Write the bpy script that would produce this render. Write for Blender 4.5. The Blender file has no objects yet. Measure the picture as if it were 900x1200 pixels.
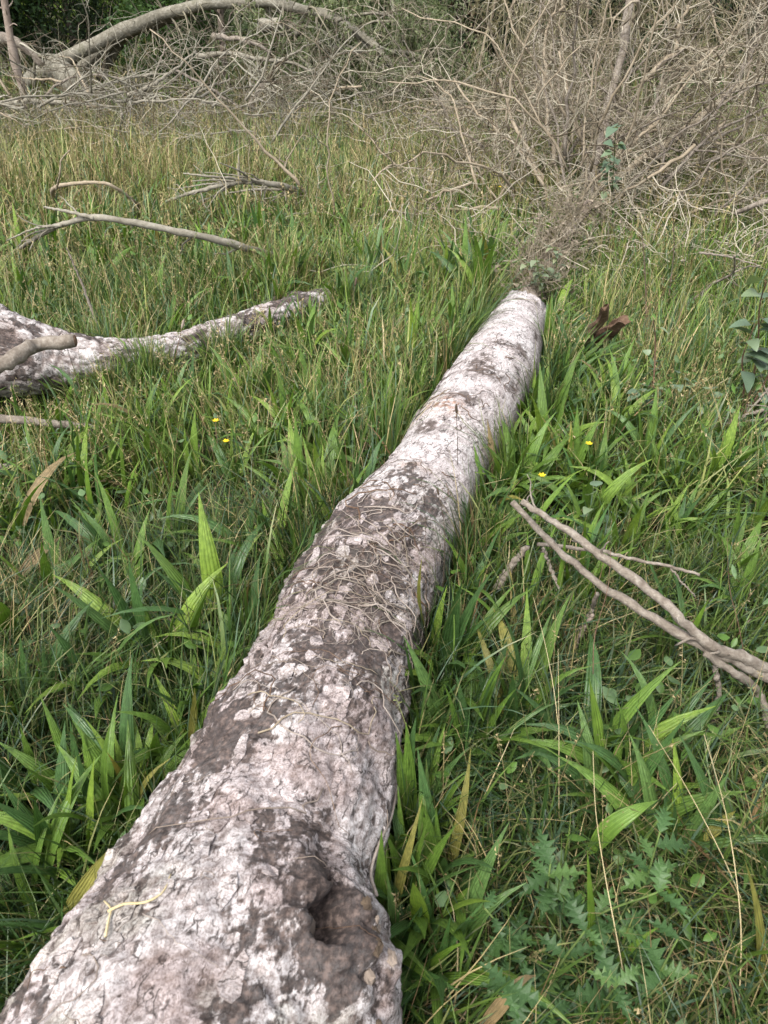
import bpy, math
import numpy as np
from mathutils import Vector
rng = np.random.default_rng(7)
R = math.radians
PI = math.pi

# ------------------------------------------------------------------ camera, sky, sun, exposure
scene = bpy.context.scene
PITCH, CAMZ, FPX = R(35.5), 1.55, 866.0
cam_data = bpy.data.cameras.new('camera')
cam = bpy.data.objects.new('camera', cam_data)
scene.collection.objects.link(cam)
cam.location = (0, 0, CAMZ)
cam.rotation_euler = (R(90) - PITCH, 0, 0)
cam_data.sensor_fit = 'VERTICAL'
cam_data.sensor_height = 36.0
cam_data.lens = 36.0 * FPX / 1200.0
cam_data.clip_start, cam_data.clip_end = 0.02, 400
cam_data.dof.use_dof = True
cam_data.dof.focus_distance = 3.0
cam_data.dof.aperture_fstop = 9.0
scene.camera = cam
scene.render.resolution_x, scene.render.resolution_y = 768, 1024

SUN_EL, SUN_AZ = R(58), R(215)           # azimuth clockwise from +Y: behind the camera, to its left
world = bpy.data.worlds.new('World')
scene.world = world
world.use_nodes = True
wn, wl = world.node_tree.nodes, world.node_tree.links
wn.clear()
sky = wn.new('ShaderNodeTexSky')
sky.sky_type = 'NISHITA'
sky.sun_disc = False
sky.sun_elevation, sky.sun_rotation = SUN_EL, SUN_AZ
sky.dust_density, sky.air_density = 3.0, 1.0
hsv = wn.new('ShaderNodeHueSaturation')
hsv.inputs['Saturation'].default_value = 0.32      # overcast: the blue is veiled by cloud
bgn = wn.new('ShaderNodeBackground')
bgn.inputs['Strength'].default_value = 0.15
outn = wn.new('ShaderNodeOutputWorld')
wl.new(sky.outputs[0], hsv.inputs['Color'])
wl.new(hsv.outputs[0], bgn.inputs['Color'])
wl.new(bgn.outputs[0], outn.inputs['Surface'])
sun_data = bpy.data.lights.new('sun', 'SUN')
sun_data.energy = 1.5
sun_data.angle = R(25)
sun_data.color = (1.0, 0.97, 0.92)
sun = bpy.data.objects.new('sun', sun_data)
scene.collection.objects.link(sun)
sdir = Vector((math.sin(SUN_AZ) * math.cos(SUN_EL), math.cos(SUN_AZ) * math.cos(SUN_EL), math.sin(SUN_EL)))
sun.rotation_euler = sdir.to_track_quat('Z', 'Y').to_euler()
scene.view_settings.view_transform = 'Standard'
scene.view_settings.look = 'None'
scene.view_settings.gamma = 1.0
scene.view_settings.exposure = 1.38
scene.cycles.max_bounces = 2
scene.cycles.diffuse_bounces = 1
scene.cycles.glossy_bounces = 1
scene.cycles.transmission_bounces = 2
scene.cycles.use_adaptive_sampling = True

# ------------------------------------------------------------------ pixel -> place
CP, SP = math.cos(PITCH), math.sin(PITCH)
CAM = np.array([0, 0, CAMZ])
def ray(px, py):
    x, y = (px - 450) / FPX, (600 - py) / FPX
    d = np.array([x, CP + y * SP, -SP + y * CP])
    return d / np.linalg.norm(d)
def at_z(px, py, z=0.0):                      # the point of that pixel at height z (it touches something there)
    d = ray(px, py)
    return CAM + d * ((z - CAMZ) / d[2])
def at_y(px, py, Y):                          # the point of that pixel at ground distance Y
    d = ray(px, py)
    return CAM + d * (Y / d[1])
def project(p):
    p = np.asarray(p, float) - CAM
    dep = p[..., 1] * CP - p[..., 2] * SP
    up = p[..., 1] * SP + p[..., 2] * CP
    return 450 + FPX * p[..., 0] / dep, 600 - FPX * up / dep, dep

# ------------------------------------------------------------------ numpy noise
def _h(i, j, k, s=0):
    n = (i.astype(np.int64) * 73856093) ^ (j.astype(np.int64) * 19349663) ^ (k.astype(np.int64) * 83492791) ^ (s * 2654435761)
    n = (n ^ (n >> 13)) * 1274126177
    n = (n ^ (n >> 16)) * 1911520717
    n = n ^ (n >> 15)
    return (n & 0xFFFFFF).astype(np.float64) / 0xFFFFFF
def vnoise(p, s=0):
    p = np.asarray(p, float)
    i = np.floor(p).astype(np.int64)
    f = p - i
    f = f * f * (3 - 2 * f)
    r = 0
    for a in (0, 1):
        wx = f[..., 0] if a else 1 - f[..., 0]
        for b in (0, 1):
            wy = f[..., 1] if b else 1 - f[..., 1]
            for c in (0, 1):
                wz = f[..., 2] if c else 1 - f[..., 2]
                r = r + wx * wy * wz * _h(i[..., 0] + a, i[..., 1] + b, i[..., 2] + c, s)
    return r
def fbm(p, octv=4, s=0):
    p = np.asarray(p, float)
    r, a, t = 0, 0.5, 0
    for o in range(octv):
        r = r + a * vnoise(p * 2 ** o, s + o * 17); t += a; a *= 0.5
    return r / t
def worley(p, s=0):
    i = np.floor(p).astype(np.int64)
    f1 = np.full(p.shape[:-1], 9.0); f2 = f1.copy(); cid = f1.copy()
    for a in (-1, 0, 1):
        for b in (-1, 0, 1):
            for c in (-1, 0, 1):
                I, J, K = i[..., 0] + a, i[..., 1] + b, i[..., 2] + c
                q = np.stack([I + _h(I, J, K, s + 1), J + _h(I, J, K, s + 2), K + _h(I, J, K, s + 3)], -1)
                d = np.linalg.norm(p - q, axis=-1)
                nearer = d < f1
                f2 = np.where(nearer, f1, np.minimum(f2, d))
                cid = np.where(nearer, _h(I, J, K, s + 4), cid)
                f1 = np.where(nearer, d, f1)
    return f1, f2, cid
def sstep(a, b, x):
    t = np.clip((x - a) / (b - a), 0, 1)
    return t * t * (3 - 2 * t)
def xy3(x, y, z=0.0):
    return np.stack([x, y, np.zeros_like(x) + z], -1)
def ground_z(x, y):
    x = np.asarray(x, float); y = np.asarray(y, float)
    return 0.07 * (fbm(xy3(x * 0.9 + 40, y * 0.9 + 11), 3) - 0.5)

# ------------------------------------------------------------------ objects
COL = scene.collection
def tag(o, label=None, cat=None, group=None, kind=None):
    if label: o['label'] = label
    if cat: o['category'] = cat
    if group: o['group'] = group
    if kind: o['kind'] = kind
    return o
def thing(name, label, cat, loc=(0, 0, 0), group=None):
    o = bpy.data.objects.new(name, None)
    COL.objects.link(o)
    o.location = loc
    o.empty_display_size = 0.05
    return tag(o, label, cat, group)
def raw_mesh(name, V, F, mat, cols=None, uv=None, smooth=True, dirt_shade=None):
    V = np.ascontiguousarray(V, np.float32).reshape(-1, 3)
    me = bpy.data.meshes.new(name)
    me.vertices.add(len(V))
    me.vertices.foreach_set('co', V.ravel())
    if not isinstance(F, list): F = [F]
    F = [np.asarray(f, np.int32) for f in F if len(f)]
    idx = np.concatenate([f.ravel() for f in F])
    sizes = np.concatenate([np.full(len(f), f.shape[1], np.int32) for f in F])
    starts = np.concatenate([[0], np.cumsum(sizes)[:-1]]).astype(np.int32)
    me.loops.add(len(idx))
    me.loops.foreach_set('vertex_index', idx)
    me.polygons.add(len(sizes))
    me.polygons.foreach_set('loop_start', starts)
    me.update(calc_edges=True)
    me.polygons.foreach_set('use_smooth', np.full(len(sizes), smooth))
    if cols is not None:
        c = np.ones((len(V), 4), np.float32); c[:, :3] = np.asarray(cols).reshape(-1, 3)
        me.attributes.new('col', 'FLOAT_COLOR', 'POINT').data.foreach_set('color', c.ravel())
    if uv is not None:
        me.attributes.new('across', 'FLOAT_VECTOR', 'POINT').data.foreach_set('vector', np.ascontiguousarray(uv, np.float32).ravel())
    if dirt_shade is not None:
        me.attributes.new('dirt_shade', 'FLOAT', 'POINT').data.foreach_set('value', np.ascontiguousarray(dirt_shade, np.float32).ravel())
    me.materials.append(mat)
    return me
def link(name, me, parent=None):
    o = bpy.data.objects.new(name, me)
    COL.objects.link(o)
    if parent: o.parent = parent
    return o
def part(name, V, F, mat, parent=None, cols=None, uv=None, smooth=True, dirt_shade=None):
    V = np.asarray(V, float).reshape(-1, 3)
    if parent is not None:
        root = parent
        off = np.array(root.location)
        while root.parent is not None:
            root = root.parent; off = off + np.array(root.location)
        V = V - off
    return link(name, raw_mesh(name, V, F, mat, cols, uv, smooth, dirt_shade), parent)

# ------------------------------------------------------------------ geometry makers
def tubes(P, Rad, sides=5, cap=True):
    """N polylines of K points -> verts, quads (tapered tubes)"""
    P = np.asarray(P, float); Rad = np.asarray(Rad, float)
    if P.ndim == 2: P, Rad = P[None], Rad[None]
    N, K, _ = P.shape
    T = np.gradient(P, axis=1)
    T /= np.linalg.norm(T, axis=-1, keepdims=True) + 1e-9
    mean = T.mean(1)
    ref = np.where(np.abs(mean[:, 2:3]) < 0.75, np.array([[0, 0, 1.0]]), np.array([[1.0, 0.2, 0]]))
    A = np.cross(T, ref[:, None, :]); A /= np.linalg.norm(A, axis=-1, keepdims=True) + 1e-9
    B = np.cross(T, A)
    ang = np.arange(sides) * 2 * PI / sides
    V = P[:, :, None, :] + Rad[:, :, None, None] * (A[:, :, None, :] * np.cos(ang)[None, None, :, None] + B[:, :, None, :] * np.sin(ang)[None, None, :, None])
    n = np.arange(N)[:, None, None]; k = np.arange(K - 1)[None, :, None]; s = np.arange(sides)[None, None, :]
    base = n * K * sides
    s2 = (s + 1) % sides
    Q = np.stack([base + k * sides + s, base + k * sides + s2, base + (k + 1) * sides + s2, base + (k + 1) * sides + s], -1).reshape(-1, 4)
    F = [Q]
    if cap:
        e0 = (np.arange(N)[:, None] * K * sides + np.arange(sides)[None, ::-1])
        e1 = (np.arange(N)[:, None] * K * sides + (K - 1) * sides + np.arange(sides)[None, :])
        F += [e0, e1]
    return V.reshape(-1, 3), F
def resample(P, n):
    P = np.asarray(P, float)
    t = np.concatenate([[0], np.cumsum(np.linalg.norm(np.diff(P, axis=0), axis=1))]); t /= t[-1]
    # Catmull-Rom through the points
    u = np.linspace(0, 1, n)
    out = np.empty((n, P.shape[1]))
    ext = np.vstack([2 * P[0] - P[1], P, 2 * P[-1] - P[-2]])
    for q, x in enumerate(u):
        i = min(np.searchsorted(t, x, 'right') - 1, len(P) - 2); i = max(i, 0)
        f = (x - t[i]) / (t[i + 1] - t[i] + 1e-12)
        p0, p1, p2, p3 = ext[i], ext[i + 1], ext[i + 2], ext[i + 3]
        out[q] = 0.5 * ((2 * p1) + (-p0 + p2) * f + (2 * p0 - 5 * p1 + 4 * p2 - p3) * f * f + (-p0 + 3 * p1 - 3 * p2 + p3) * f ** 3)
    return out
def limb(P, r0, r1, n=14, wob=0.0, knots=True):
    C = resample(P, n)
    if wob: C[1:-1] += rng.normal(0, wob, (n - 2, 3))
    r = np.linspace(r0, r1, n)
    if knots: r = r * (1 + 0.10 * rng.normal(0, 1, n).clip(-1.2, 1.6))
    return C, r
def spawn(P, Rd, n, lmin, lmax, ang, K, wig, grav, rr=0.55, rmin=0.0012, t0=0.12, weight=None, taper=0.35):
    """n children sprouting from polylines P (N,K0,3), radii Rd"""
    N, K0, _ = P.shape
    i = rng.choice(N, n, p=weight)
    t = rng.uniform(t0, 1, n) * (K0 - 1)
    k = np.minimum(t.astype(int), K0 - 2); f = (t - k)[:, None]
    p = P[i, k] * (1 - f) + P[i, k + 1] * f
    r = Rd[i, k]
    T = P[i, k + 1] - P[i, k]; T /= np.linalg.norm(T, axis=1, keepdims=True) + 1e-9
    q = rng.normal(0, 1, (n, 3)); q -= T * (q * T).sum(1, keepdims=True); q /= np.linalg.norm(q, axis=1, keepdims=True) + 1e-9
    a = rng.normal(ang, 0.25, n)[:, None]
    d = T * np.cos(a) + q * np.sin(a)
    L = rng.uniform(lmin, lmax, n)[:, None] * (0.5 + 0.5 * rng.random((n, 1)))
    out = np.empty((n, K, 3)); out[:, 0] = p
    for j in range(1, K):
        d = d + rng.normal(0, wig, (n, 3)); d[:, 2] += grav
        d /= np.linalg.norm(d, axis=1, keepdims=True)
        out[:, j] = out[:, j - 1] + d * L / (K - 1)
    out[..., 2] = np.maximum(out[..., 2], 0.02)
    r0 = np.maximum(np.minimum(r * rr, 0.02), rmin)
    rad = r0[:, None] * np.linspace(1, taper, K)[None]
    return out, rad
def join(parts):
    """[(V, [F...])] -> V, [F...] by face size"""
    Vs, Fs, off = [], {}, 0
    for V, F in parts:
        Vs.append(V)
        for f in (F if isinstance(F, list) else [F]):
            if len(f): Fs.setdefault(np.asarray(f).shape[1], []).append(np.asarray(f) + off)
        off += len(V)
    return np.concatenate(Vs), [np.concatenate(v) for v in Fs.values()]
def blades(base, L, W, az, th0, th1, nseg, twist=0.0, roll=0.0, prof='grass', wide=2, fold=0.25, zmin=0.008, power=1.4):
    N = len(base)
    t = np.linspace(0, 1, nseg + 1)
    tm = (t[1:] + t[:-1]) / 2
    B = lambda x: np.broadcast_to(np.asarray(x, float), (N,))[:, None]
    th = B(th0) + B(th1) * tm[None] ** power
    a = B(az) + B(twist) * tm[None]
    D = np.stack([np.sin(th) * np.cos(a), np.sin(th) * np.sin(a), np.cos(th)], -1)
    P = np.concatenate([np.zeros((N, 1, 3)), np.cumsum(D * (B(L) / nseg)[..., None], 1)], 1) + base[:, None, :]
    P[:, :, 2] = np.maximum(P[:, :, 2], base[:, None, 2] + zmin * np.minimum(1, t[None] * 6))
    az_f = B(az) + B(twist) * t[None]
    S = np.stack([-np.sin(az_f), np.cos(az_f), 0 * az_f], -1)
    Tn = np.gradient(P, axis=1); Tn /= np.linalg.norm(Tn, axis=-1, keepdims=True) + 1e-9
    Nn = np.cross(S, Tn)
    rl = B(roll)[..., None]
    S2 = S * np.cos(rl) + Nn * np.sin(rl)
    Nn2 = np.cross(S2, Tn)
    if prof == 'grass': w = (0.55 + 0.45 * np.sin(np.clip(t * 2.2, 0, PI / 2))) * (1 - t ** 2.2) + 0.03
    elif prof == 'lance': w = np.clip(0.16 + 0.84 * np.sin(PI * np.clip(t, 0, 1) ** 0.8) ** 0.9, 0, 1) * (1 - t ** 7) + 0.015; w = np.where(t > 0.98, 0.03, w)
    else: w = np.sin(PI * np.clip(t, 0.02, 0.985)) ** 0.7
    w = B(W) * 0.5 * w[None]
    if wide == 2:
        V = np.stack([P - S2 * w[..., None], P + S2 * w[..., None]], 2)
        ac = np.array([0.0, 1.0])
    else:
        drop = Nn2 * (w * fold)[..., None]
        V = np.stack([P - S2 * w[..., None] + drop, P, P + S2 * w[..., None] + drop], 2)
        ac = np.array([0.0, 0.5, 1.0])
    m = V.shape[2]
    n = np.arange(N)[:, None, None] * (nseg + 1) * m; k = np.arange(nseg)[None, :, None] * m; j = np.arange(m - 1)[None, None, :]
    b = n + k + j
    Q = np.stack([b, b + 1, b + m + 1, b + m], -1).reshape(-1, 4)
    T2 = np.broadcast_to(t[None, :, None], (N, nseg + 1, m))
    A2 = np.broadcast_to(ac[None, None, :], (N, nseg + 1, m))
    return V, Q, T2, A2

def leaf_quads(C, size, col, droop=0.0):
    n = len(C)
    u = rng.normal(0, 1, (n, 3)); u[:, 2] -= droop; u /= np.linalg.norm(u, axis=1, keepdims=True)
    w = rng.normal(0, 1, (n, 3)); w -= u * (u * w).sum(1, keepdims=True); w /= np.linalg.norm(w, axis=1, keepdims=True)
    s = (size * rng.uniform(0.6, 1.4, n))[:, None]
    V = np.stack([C - u * s + w * s * 0.34, C + u * s * 1.1, C - u * s * 0.6 - w * s * 0.5], 1)
    return V.reshape(-1, 3), np.arange(3 * n).reshape(-1, 3), np.repeat(col, 3, 0)

# ------------------------------------------------------------------ materials
def new_mat(name):
    m = bpy.data.materials.new(name); m.use_nodes = True
    nt = m.node_tree; nt.nodes.clear()
    out = nt.nodes.new('ShaderNodeOutputMaterial')
    return m, nt, out
def N_(nt, typ, **kw):
    n = nt.nodes.new(typ)
    for k, v in kw.items(): setattr(n, k, v)
    return n
def ramp(nt, stops):
    r = N_(nt, 'ShaderNodeValToRGB')
    e = r.color_ramp.elements
    while len(e) < len(stops): e.new(0.5)
    for q, (p, c) in zip(e, stops): q.position = p; q.color = (*c, 1)
    return r
def mixc(nt, a, b, fac, mode='MIX'):
    m = N_(nt, 'ShaderNodeMix', data_type='RGBA', blend_type=mode)
    for s, v in ((0, fac), (6, a), (7, b)):
        if hasattr(v, 'is_output') or isinstance(v, bpy.types.NodeSocket): nt.links.new(v, m.inputs[s])
        elif s == 0: m.inputs[s].default_value = v
        else: m.inputs[s].default_value = (*v, 1)
    return m.outputs[2]
def leaf_mat(name, base=None, trans=0.3, rough=0.5, ribs=False, spots=False, spec=0.35):
    m, nt, out = new_mat(name)
    L = nt.links.new
    if base is None:
        at = N_(nt, 'ShaderNodeAttribute', attribute_name='col'); c = at.outputs['Color']
    else:
        rgb = N_(nt, 'ShaderNodeRGB'); rgb.outputs[0].default_value = (*base, 1); c = rgb.outputs[0]
        oi = N_(nt, 'ShaderNodeObjectInfo')
        rp = ramp(nt, [(0, tuple(x * 0.72 for x in base)), (0.6, base), (1, (base[0] * 1.6, base[1] * 1.35, base[2] * 1.2))])
        L(oi.outputs['Random'], rp.inputs[0]); c = rp.outputs[0]
    tc = N_(nt, 'ShaderNodeTexCoord')
    nz = N_(nt, 'ShaderNodeTexNoise'); nz.inputs['Scale'].default_value = 35; nz.inputs['Detail'].default_value = 3
    L(tc.outputs['Object'], nz.inputs['Vector'])
    rv = ramp(nt, [(0.3, (0.72, 0.74, 0.7)), (0.7, (1.22, 1.18, 1.15))]); L(nz.outputs['Fac'], rv.inputs[0])
    c = mixc(nt, c, rv.outputs[0], 1.0, 'MULTIPLY')
    bs = N_(nt, 'ShaderNodeBsdfPrincipled')
    if ribs:
        ax = N_(nt, 'ShaderNodeAttribute', attribute_name='across')
        sp = N_(nt, 'ShaderNodeSeparateXYZ'); L(ax.outputs['Vector'], sp.inputs[0])
        mu = N_(nt, 'ShaderNodeMath', operation='MULTIPLY'); L(sp.outputs[0], mu.inputs[0]); mu.inputs[1].default_value = 2 * PI * 5
        si = N_(nt, 'ShaderNodeMath', operation='SINE'); L(mu.outputs[0], si.inputs[0])
        rr = ramp(nt, [(0.0, (0.84, 0.86, 0.82)), (0.75, (1, 1, 1)), (1, (1.2, 1.16, 1.1))])
        mr = N_(nt, 'ShaderNodeMapRange'); mr.inputs[1].default_value = -1; L(si.outputs[0], mr.inputs[0]); L(mr.outputs[0], rr.inputs[0])
        c = mixc(nt, c, rr.outputs[0], 0.5, 'MULTIPLY')
        # dry tip
        rt = ramp(nt, [(0.9, (0, 0, 0)), (1.0, (1, 1, 1))])
        ad = N_(nt, 'ShaderNodeMath', operation='MULTIPLY_ADD'); L(nz.outputs['Fac'], ad.inputs[0]); ad.inputs[1].default_value = 0.22; L(sp.outputs[1], ad.inputs[2])
        L(ad.outputs[0], rt.inputs[0])
        bu = N_(nt, 'ShaderNodeBump'); bu.inputs['Strength'].default_value = 0.5; bu.inputs['Distance'].default_value = 0.0015
        L(si.outputs[0], bu.inputs['Height']); L(bu.outputs[0], bs.inputs['Normal'])
    if spots:
        vo = N_(nt, 'ShaderNodeTexVoronoi'); vo.inputs['Scale'].default_value = 120
        L(tc.outputs['Object'], vo.inputs['Vector'])
        rs = ramp(nt, [(0.16, (1, 1, 1)), (0.24, (0, 0, 0))]); L(vo.outputs['Distance'], rs.inputs[0])
        n2 = N_(nt, 'ShaderNodeTexNoise'); n2.inputs['Scale'].default_value = 22; L(tc.outputs['Object'], n2.inputs['Vector'])
        r2 = ramp(nt, [(0.5, (0, 0, 0)), (0.62, (1, 1, 1))]); L(n2.outputs['Fac'], r2.inputs[0])
        f = mixc(nt, rs.outputs[0], r2.outputs[0], 1.0, 'MULTIPLY')
        c = mixc(nt, c, (0.14, 0.08, 0.03), f)
    L(c, bs.inputs['Base Color'])
    bs.inputs['Roughness'].default_value = rough
    bs.inputs['Specular IOR Level'].default_value = spec
    tr = N_(nt, 'ShaderNodeBsdfTranslucent')
    ct = mixc(nt, c, (1.15, 1.25, 0.55), 1.0, 'MULTIPLY'); L(ct, tr.inputs['Color'])
    mx = N_(nt, 'ShaderNodeMixShader'); mx.inputs[0].default_value = trans
    L(bs.outputs[0], mx.inputs[1]); L(tr.outputs[0], mx.inputs[2]); L(mx.outputs[0], out.inputs['Surface'])
    return m
def bark_mat(name, c0, c1, c2, scale=60, stretch=(1, 1, 1), bump=0.6, attr=False, rough=0.85, spot=(0.2, 0.16, 0.13), spot_amt=0.35, dist=0.003):
    m, nt, out = new_mat(name); L = nt.links.new
    tc = N_(nt, 'ShaderNodeTexCoord'); mp = N_(nt, 'ShaderNodeMapping'); mp.inputs['Scale'].default_value = stretch
    if attr:
        av = N_(nt, 'ShaderNodeAttribute', attribute_name='across'); L(av.outputs['Vector'], mp.inputs['Vector'])
    else: L(tc.outputs['Object'], mp.inputs['Vector'])
    n1 = N_(nt, 'ShaderNodeTexNoise'); n1.inputs['Scale'].default_value = scale; n1.inputs['Detail'].default_value = 6; n1.inputs['Roughness'].default_value = 0.65
    L(mp.outputs[0], n1.inputs['Vector'])
    n2 = N_(nt, 'ShaderNodeTexNoise'); n2.inputs['Scale'].default_value = scale * 0.22; n2.inputs['Detail'].default_value = 4
    L(mp.outputs[0], n2.inputs['Vector'])
    vo = N_(nt, 'ShaderNodeTexVoronoi'); vo.inputs['Scale'].default_value = scale * 1.1; L(mp.outputs[0], vo.inputs['Vector'])
    bs = N_(nt, 'ShaderNodeBsdfPrincipled')
    if attr:
        at = N_(nt, 'ShaderNodeAttribute', attribute_name='col')
        rv = ramp(nt, [(0.30, c0), (0.5, c1), (0.72, c2)]); L(n1.outputs['Fac'], rv.inputs[0])
        c = mixc(nt, at.outputs['Color'], rv.outputs[0], 1.0, 'MULTIPLY')
    else:
        rv = ramp(nt, [(0.3, c0), (0.5, c1), (0.7, c2)]); 
        ad = N_(nt, 'ShaderNodeMath', operation='ADD'); L(n1.outputs['Fac'], ad.inputs[0]); L(n2.outputs['Fac'], ad.inputs[1])
        hf = N_(nt, 'ShaderNodeMath', operation='MULTIPLY'); L(ad.outputs[0], hf.inputs[0]); hf.inputs[1].default_value = 0.5
        L(hf.outputs[0], rv.inputs[0]); c = rv.outputs[0]
    if attr:                                   # thin dark fissures and speckle in the bark
        wz = N_(nt, 'ShaderNodeTexNoise'); wz.inputs['Scale'].default_value = 30; wz.inputs['Detail'].default_value = 4; L(mp.outputs[0], wz.inputs['Vector'])
        wa = N_(nt, 'ShaderNodeVectorMath', operation='SCALE'); L(wz.outputs['Color'], wa.inputs[0]); wa.inputs['Scale'].default_value = 0.035
        wb = N_(nt, 'ShaderNodeVectorMath', operation='ADD'); L(wa.outputs[0], wb.inputs[0]); L(mp.outputs[0], wb.inputs[1])
        sq = N_(nt, 'ShaderNodeVectorMath', operation='MULTIPLY'); L(wb.outputs[0], sq.inputs[0]); sq.inputs[1].default_value = (0.17, 1.0, 1.0)
        ve = N_(nt, 'ShaderNodeTexVoronoi', feature='DISTANCE_TO_EDGE'); ve.inputs['Scale'].default_value = 52; L(sq.outputs[0], ve.inputs['Vector'])
        rc = ramp(nt, [(0.0, (1, 1, 1)), (0.075, (0, 0, 0))]); L(ve.outputs['Distance'], rc.inputs[0])
        rk = ramp(nt, [(0.47, (0, 0, 0)), (0.57, (1, 1, 1))]); L(wz.outputs['Fac'], rk.inputs[0])
        ckf = mixc(nt, rc.outputs[0], rk.outputs[0], 1.0, 'MULTIPLY')
        c = mixc(nt, c, (0.035, 0.027, 0.024), ckf)
        n4 = N_(nt, 'ShaderNodeTexNoise'); n4.inputs['Scale'].default_value = 260; n4.inputs['Detail'].default_value = 3; L(mp.outputs[0], n4.inputs['Vector'])
        r4 = ramp(nt, [(0.32, (0.55, 0.52, 0.5)), (0.5, (1, 1, 1)), (0.7, (1.18, 1.18, 1.18))]); L(n4.outputs['Fac'], r4.inputs[0])
        c = mixc(nt, c, r4.outputs[0], 0.9, 'MULTIPLY')
    r3 = ramp(nt, [(0.56, (0, 0, 0)), (0.66, (1, 1, 1))]); L(n2.outputs['Fac'], r3.inputs[0])
    f = N_(nt, 'ShaderNodeMath', operation='MULTIPLY'); L(r3.outputs[0], f.inputs[0]); f.inputs[1].default_value = spot_amt
    c = mixc(nt, c, spot, f.outputs[0])
    L(c, bs.inputs['Base Color']); bs.inputs['Roughness'].default_value = rough; bs.inputs['Specular IOR Level'].default_value = 0.2
    bu = N_(nt, 'ShaderNodeBump'); bu.inputs['Strength'].default_value = bump; bu.inputs['Distance'].default_value = dist
    if attr:                                   # stepped, peeling layers
        tn = N_(nt, 'ShaderNodeTexNoise'); tn.inputs['Scale'].default_value = 19; tn.inputs['Detail'].default_value = 7; tn.inputs['Roughness'].default_value = 0.62
        tq = N_(nt, 'ShaderNodeVectorMath', operation='MULTIPLY'); L(mp.outputs[0], tq.inputs[0]); tq.inputs[1].default_value = (0.6, 1.0, 1.0); L(tq.outputs[0], tn.inputs['Vector'])
        sn = N_(nt, 'ShaderNodeMath', operation='SNAP'); L(tn.outputs['Fac'], sn.inputs[0]); sn.inputs[1].default_value = 0.055
        fr_ = N_(nt, 'ShaderNodeMath', operation='SUBTRACT'); L(tn.outputs['Fac'], fr_.inputs[0]); L(sn.outputs[0], fr_.inputs[1])
        re = ramp(nt, [(0.0, (0.34, 0.28, 0.25)), (0.011, (0.8, 0.77, 0.75)), (0.022, (1, 1, 1))]); L(fr_.outputs[0], re.inputs[0])  # step edges darkened, a painted shadow line under each flake
        c = mixc(nt, c, re.outputs[0], 0.9, 'MULTIPLY')
        wh = N_(nt, 'ShaderNodeTexWhiteNoise', noise_dimensions='1D'); L(sn.outputs[0], wh.inputs['W'])
        rw = ramp(nt, [(0.0, (0.78, 0.76, 0.75)), (1.0, (1.14, 1.13, 1.12))]); L(wh.outputs['Value'], rw.inputs[0])
        c = mixc(nt, c, rw.outputs[0], 1.0, 'MULTIPLY')
        da = N_(nt, 'ShaderNodeAttribute', attribute_name='dirt_shade')
        dq = N_(nt, 'ShaderNodeVectorMath', operation='MULTIPLY'); L(mp.outputs[0], dq.inputs[0]); dq.inputs[1].default_value = (0.5, 1.0, 1.0)
        dn = N_(nt, 'ShaderNodeTexNoise'); dn.inputs['Scale'].default_value = 48; dn.inputs['Detail'].default_value = 8; dn.inputs['Roughness'].default_value = 0.68; L(dq.outputs[0], dn.inputs['Vector'])
        dm = N_(nt, 'ShaderNodeMath', operation='MULTIPLY_ADD'); L(dn.outputs['Fac'], dm.inputs[0]); dm.inputs[1].default_value = 2.2; L(da.outputs['Fac'], dm.inputs[2])
        rd = ramp(nt, [(0.0, (0, 0, 0)), (1.0, (1, 1, 1))]); rd.color_ramp.elements[0].position = 0.0
        ds_ = N_(nt, 'ShaderNodeMapRange'); ds_.inputs[1].default_value = 1.52; ds_.inputs[2].default_value = 1.68; L(dm.outputs[0], ds_.inputs[0])
        dc = ramp(nt, [(0.36, (0.13, 0.095, 0.08)), (0.46, (0.055, 0.04, 0.034)), (0.56, (0.02, 0.015, 0.013))]); L(n1.outputs['Fac'], dc.inputs[0])
        dlim = N_(nt, 'ShaderNodeMath', operation='MULTIPLY'); L(ds_.outputs[0], dlim.inputs[0]); dlim.inputs[1].default_value = 0.88
        c = mixc(nt, c, dc.outputs[0], dlim.outputs[0]); L(c, bs.inputs['Base Color'])
        h1 = N_(nt, 'ShaderNodeMath', operation='MULTIPLY_ADD'); L(sn.outputs[0], h1.inputs[0]); h1.inputs[1].default_value = 4.0
        h0 = N_(nt, 'ShaderNodeMath', operation='MULTIPLY'); L(n1.outputs['Fac'], h0.inputs[0]); h0.inputs[1].default_value = 0.55; L(h0.outputs[0], h1.inputs[2])
        h2 = N_(nt, 'ShaderNodeMath', operation='MULTIPLY_ADD'); L(ckf, h2.inputs[0]); h2.inputs[1].default_value = -1.2; L(h1.outputs[0], h2.inputs[2])
        L(h2.outputs[0], bu.inputs['Height'])
    else: L(n1.outputs['Fac'], bu.inputs['Height']); L(bu.outputs[0], bs.inputs['Normal'])
    L(bs.outputs[0], out.inputs['Surface'])
    return m
M_grass = leaf_mat('grass_blade', None, 0.15, 0.45, spec=0.35)
M_meadow = leaf_mat('meadow_leaf', None, 0.28, 0.42, ribs=True, spots=True, spec=0.4)
M_leafcloud = leaf_mat('tree_leaf', None, 0.25, 0.6, spec=0.25)
M_plant = leaf_mat('ribwort_leaf', (0.115, 0.205, 0.036), 0.25, 0.38, ribs=True, spots=True, spec=0.4)
M_plant_dark = leaf_mat('dark_ribwort_leaf', (0.062, 0.130, 0.040), 0.22, 0.36, ribs=True, spots=True, spec=0.4)
M_ivy = leaf_mat('ivy_leaf', (0.13, 0.165, 0.10), 0.15, 0.5, spec=0.4)
M_blue = leaf_mat('bluegreen_leaf', (0.11, 0.168, 0.105), 0.2, 0.45, spec=0.4)
M_thistle = leaf_mat('thistle_leaf', (0.052, 0.112, 0.034), 0.25, 0.5)
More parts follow.
